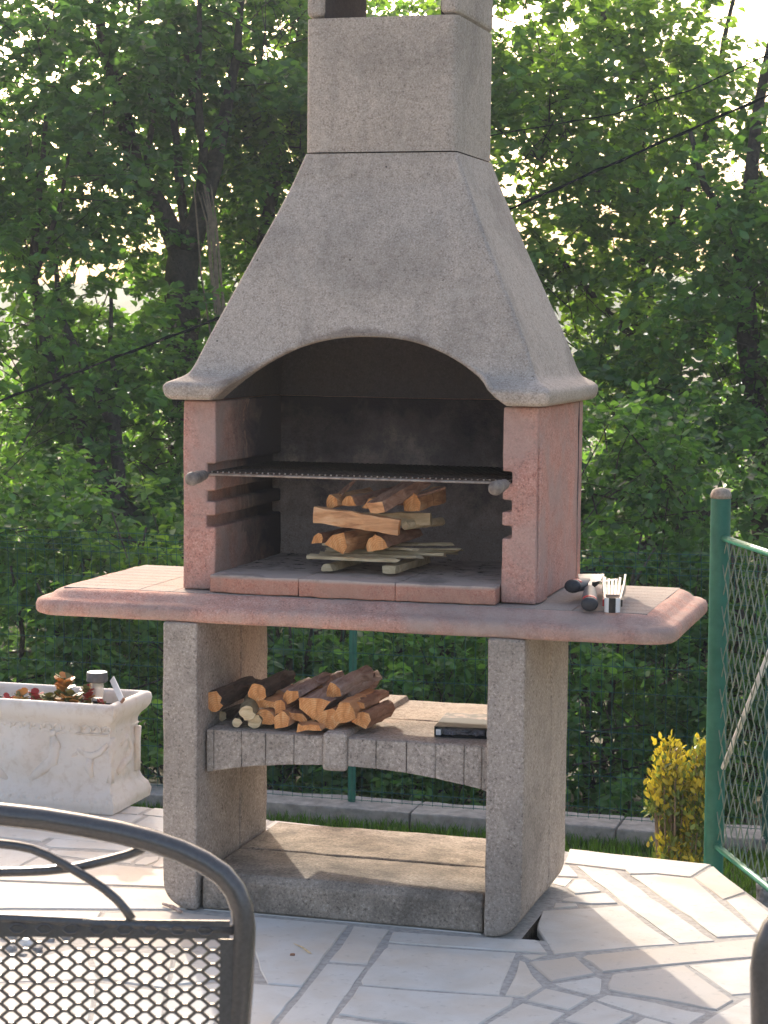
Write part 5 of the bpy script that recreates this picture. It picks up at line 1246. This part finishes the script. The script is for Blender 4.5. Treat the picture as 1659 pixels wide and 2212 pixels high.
bush('dogwood_bush', 'bush seen between the barbecue legs right of fence post', 920, 11.6, [(880, 1420, 11.7, (.5, .4, .35), 115), (930, 1530, 11.4, (.5, .35, .35), 115), (980, 1650, 11.2, (.5, .3, .25), 95)], 'leaf_mid')
bush('elder_bush', 'broad leaved bush right of the barbecue leg behind fence', 1300, 11.6, [(1300, 1000, 12.2, (.5, .5, .45), 95), (1330, 1300, 11.9, (.45, .4, .3), 80), (1280, 1450, 11.5, (.45, .35, .35), 110), (1330, 1600, 11.2, (.5, .3, .3), 110), (1400, 1700, 11.1, (.5, .3, .2), 60), (1420, 1380, 11.8, (.4, .4, .35), 80)], 'leaf_mid')
bush('bramble_bush', 'lush bush behind the thick green post at right', 1530, 11.6, [(1480, 1330, 11.8, (.45, .4, .4), 90), (1560, 1480, 11.5, (.45, .35, .4), 95), (1620, 1240, 11.9, (.4, .4, .45), 80), (1640, 1620, 11.2, (.5, .3, .35), 80), (1440, 1000, 12.2, (.4, .5, .4), 70)], 'leaf_dark')
bush('backdrop_bush', 'dense dark thicket far behind the firebox left side', 400, 14.8, [(300, 1000, 15, (1.0, .5, .5), 130), (480, 1200, 14.8, (.9, .5, .6), 130), (160, 1350, 14.6, (.9, .5, .6), 110), (330, 1500, 14.4, (.9, .5, .5), 90)], 'leaf_dark', leaf=.095)
bush('thicket_bush', 'dense dark thicket far behind the firebox right side', 1380, 14.8, [(1300, 900, 15.2, (.8, .5, .5), 110), (1500, 1060, 15, (.9, .5, .5), 130), (1350, 1250, 14.8, (.9, .5, .6), 130), (1550, 1400, 14.6, (.9, .5, .6), 120), (1300, 1550, 14.4, (.8, .5, .4), 80)], 'leaf_dark', leaf=.095)
bush('underwood_bush', 'dark undergrowth seen far back between the barbecue legs', 800, 14.0, [(650, 1450, 14, (.8, .5, .5), 100), (900, 1450, 14, (.8, .5, .5), 100), (800, 1620, 13.5, (1., .5, .4), 100)], 'leaf_dark', leaf=.09)
n = 3600; uu = rng.uniform(-1300, 2900, n); dd_ = rng.uniform(24, 31, n); hh = np.array([.9+1.0*noise.noise(Vector((u*.004, 3, 1)))+.8*noise.noise(Vector((u*.015, 8, 1))) for u in uu])
C = np.array([atd(u, 900, d) for u, d in zip(uu, dd_)]); C[:, 2] = -3.2+(hh+3.2)*rng.uniform(0, 1, n)**.8
p_, ax_, nr_, sz_ = sprays(C, rng.normal(0, 1, (n, 3))+np.array((0, 0, .3)), 14, .8, .19)
tag(leaves('far_woodland', p_, ax_, nr_, sz_, 'leaf_mid'), 'pale hazy woodland mass far down the slope behind the trees', 'woodland', kind='stuff')
# the belt of trees and bushes goes on behind the barbecue and beyond both picture edges
NAMES = {o_.name: o_ for o_ in bpy.data.objects if o_.parent is None}
def again(name, along, back, label):
    o = NAMES[name]; c = o.copy(); COL.objects.link(c); c['label'] = label
    h_ = np.array((-_sy, _cy, 0)); q = np.array(o.location)+R0*along+h_*back; c.location = (q[0], q[1], q[2]+ground_h(q[0], q[1])-ground_h(o.location[0], o.location[1]))
    for k in o.children:
        d = k.copy(); COL.objects.link(d); d.parent = c
        for k2 in k.children:
            d2 = k2.copy(); COL.objects.link(d2); d2.parent = d
for nm, al, bk, lb in (('bright_tree', -1.9, 1.6, 'leafy tree standing straight behind the chimney, mostly hidden by it'), ('bright_tree', 5.2, .6, 'second bright tree standing beyond the right picture edge'),
    ('right_edge_tree', 3.0, .5, 'dense tree farther right than the one at the picture edge'), ('forked_tree', -4.6, .4, 'forked tree standing beyond the left picture edge'), ('leaning_tree', -3.0, .6, 'leaning tree farther left than the picture edge'),
    ('elder_bush', -1.5, .5, 'bush hidden right behind the firebox'), ('elder_bush', -.9, 1.6, 'second bush hidden behind the firebox, farther back'), ('bramble_bush', 1.9, .3, 'bush beyond the right picture edge behind the fence'), ('laurel_bush', -1.9, .2, 'bush beyond the left picture edge behind the fence'),
    ('hazel_bush', -3.7, .4, 'tall bush farther left beyond the picture edge'), ('thicket_bush', 2.8, .5, 'thicket beyond the right picture edge'), ('thicket_bush', -1.7, .8, 'thicket far back straight behind the firebox'), ('backdrop_bush', -3.0, .3, 'thicket beyond the left picture edge')):
    again(nm, al, bk, lb)
# golden euonymus shrub at the patio corner
p0 = atd(1470, 1700, 7.3); e = empty('golden_shrub', (p0[0], p0[1], LAWN_Z), 'golden variegated shrub beside the thick green post', 'shrub')
tips_c, tips_d = [], []; g = G()
for k in range(210):
    u = random.uniform(1410, 1550); v = random.uniform(1585, 1900)
    if not any((u-a)**2/b**2+(v-c)**2/e2**2 < 1 for a, c, b, e2 in ((1508, 1650, 38, 62), (1442, 1628, 24, 26), (1430, 1692, 20, 18), (1468, 1670, 26, 36), (1512, 1745, 32, 70), (1448, 1752, 16, 16), (1484, 1838, 60, 36))): continue
    d = 7.3+random.uniform(-.13, .13); tip = atd(u, v, d); base = np.array((p0[0]+random.uniform(-.03, .03), p0[1]+random.uniform(-.03, .03), LAWN_Z))
    midp = base*.45+tip*.55+np.array((0, 0, -.1)); g.tube([base, midp, tip], [.006, .004, .0025], 5, caps=False)
    for t in np.linspace(.80, 1, 6):
        q = midp+(tip-midp)*t; tips_c.append(q); tips_d.append((tip-midp)/np.linalg.norm(tip-midp)+rng.normal(0, .25, 3)+np.array((0, 0, .35)))
g.build('stems', 'vine', e)
tc, td = np.array(tips_c), np.array(tips_d)
gold = ((np.arange(len(tc)) % 6 >= 3) & (rng.uniform(0, 1, len(tc)) < .75)) | (rng.uniform(0, 1, len(tc)) < .12)
for nm, mt, msk in (('golden_leaves', 'leaf_gold', gold), ('green_leaves', 'leaf_olive', ~gold)):
    c_ = np.repeat(tc[msk], 9, 0); d_ = np.repeat(td[msk], 9, 0); n = len(c_)
    o = leaves(nm, c_+rng.normal(0, .015, (n, 3)), d_*1.0+rng.normal(0, .65, (n, 3)), rng.normal(0, .4, (n, 3))+np.array((0, -.4, .6)), rng.uniform(.016, .031, n), mt, e, width=.5); o['kind'] = 'stuff'

# ================================================================== ADDED GLARE VEIL
g = G(); g.box(-75, 75, -14, 95, -8, 9)
hz = bpy.data.materials.new('glare_veil'); hz.use_nodes = True; nt = hz.node_tree; nt.nodes.clear()
vol = nt.nodes.new('ShaderNodeVolumePrincipled'); vol.inputs['Color'].default_value = (.78, .90, 1, 1); vol.inputs['Density'].default_value = .0011; vol.inputs['Anisotropy'].default_value = .3  # thin volume added to lift dark foliage the way lens glare does
out = nt.nodes.new('ShaderNodeOutputMaterial'); nt.links.new(vol.outputs[0], out.inputs['Volume'])
tag(g.build('haze', hz), 'faint pale haze volume added to imitate lens glare', 'haze', kind='stuff')
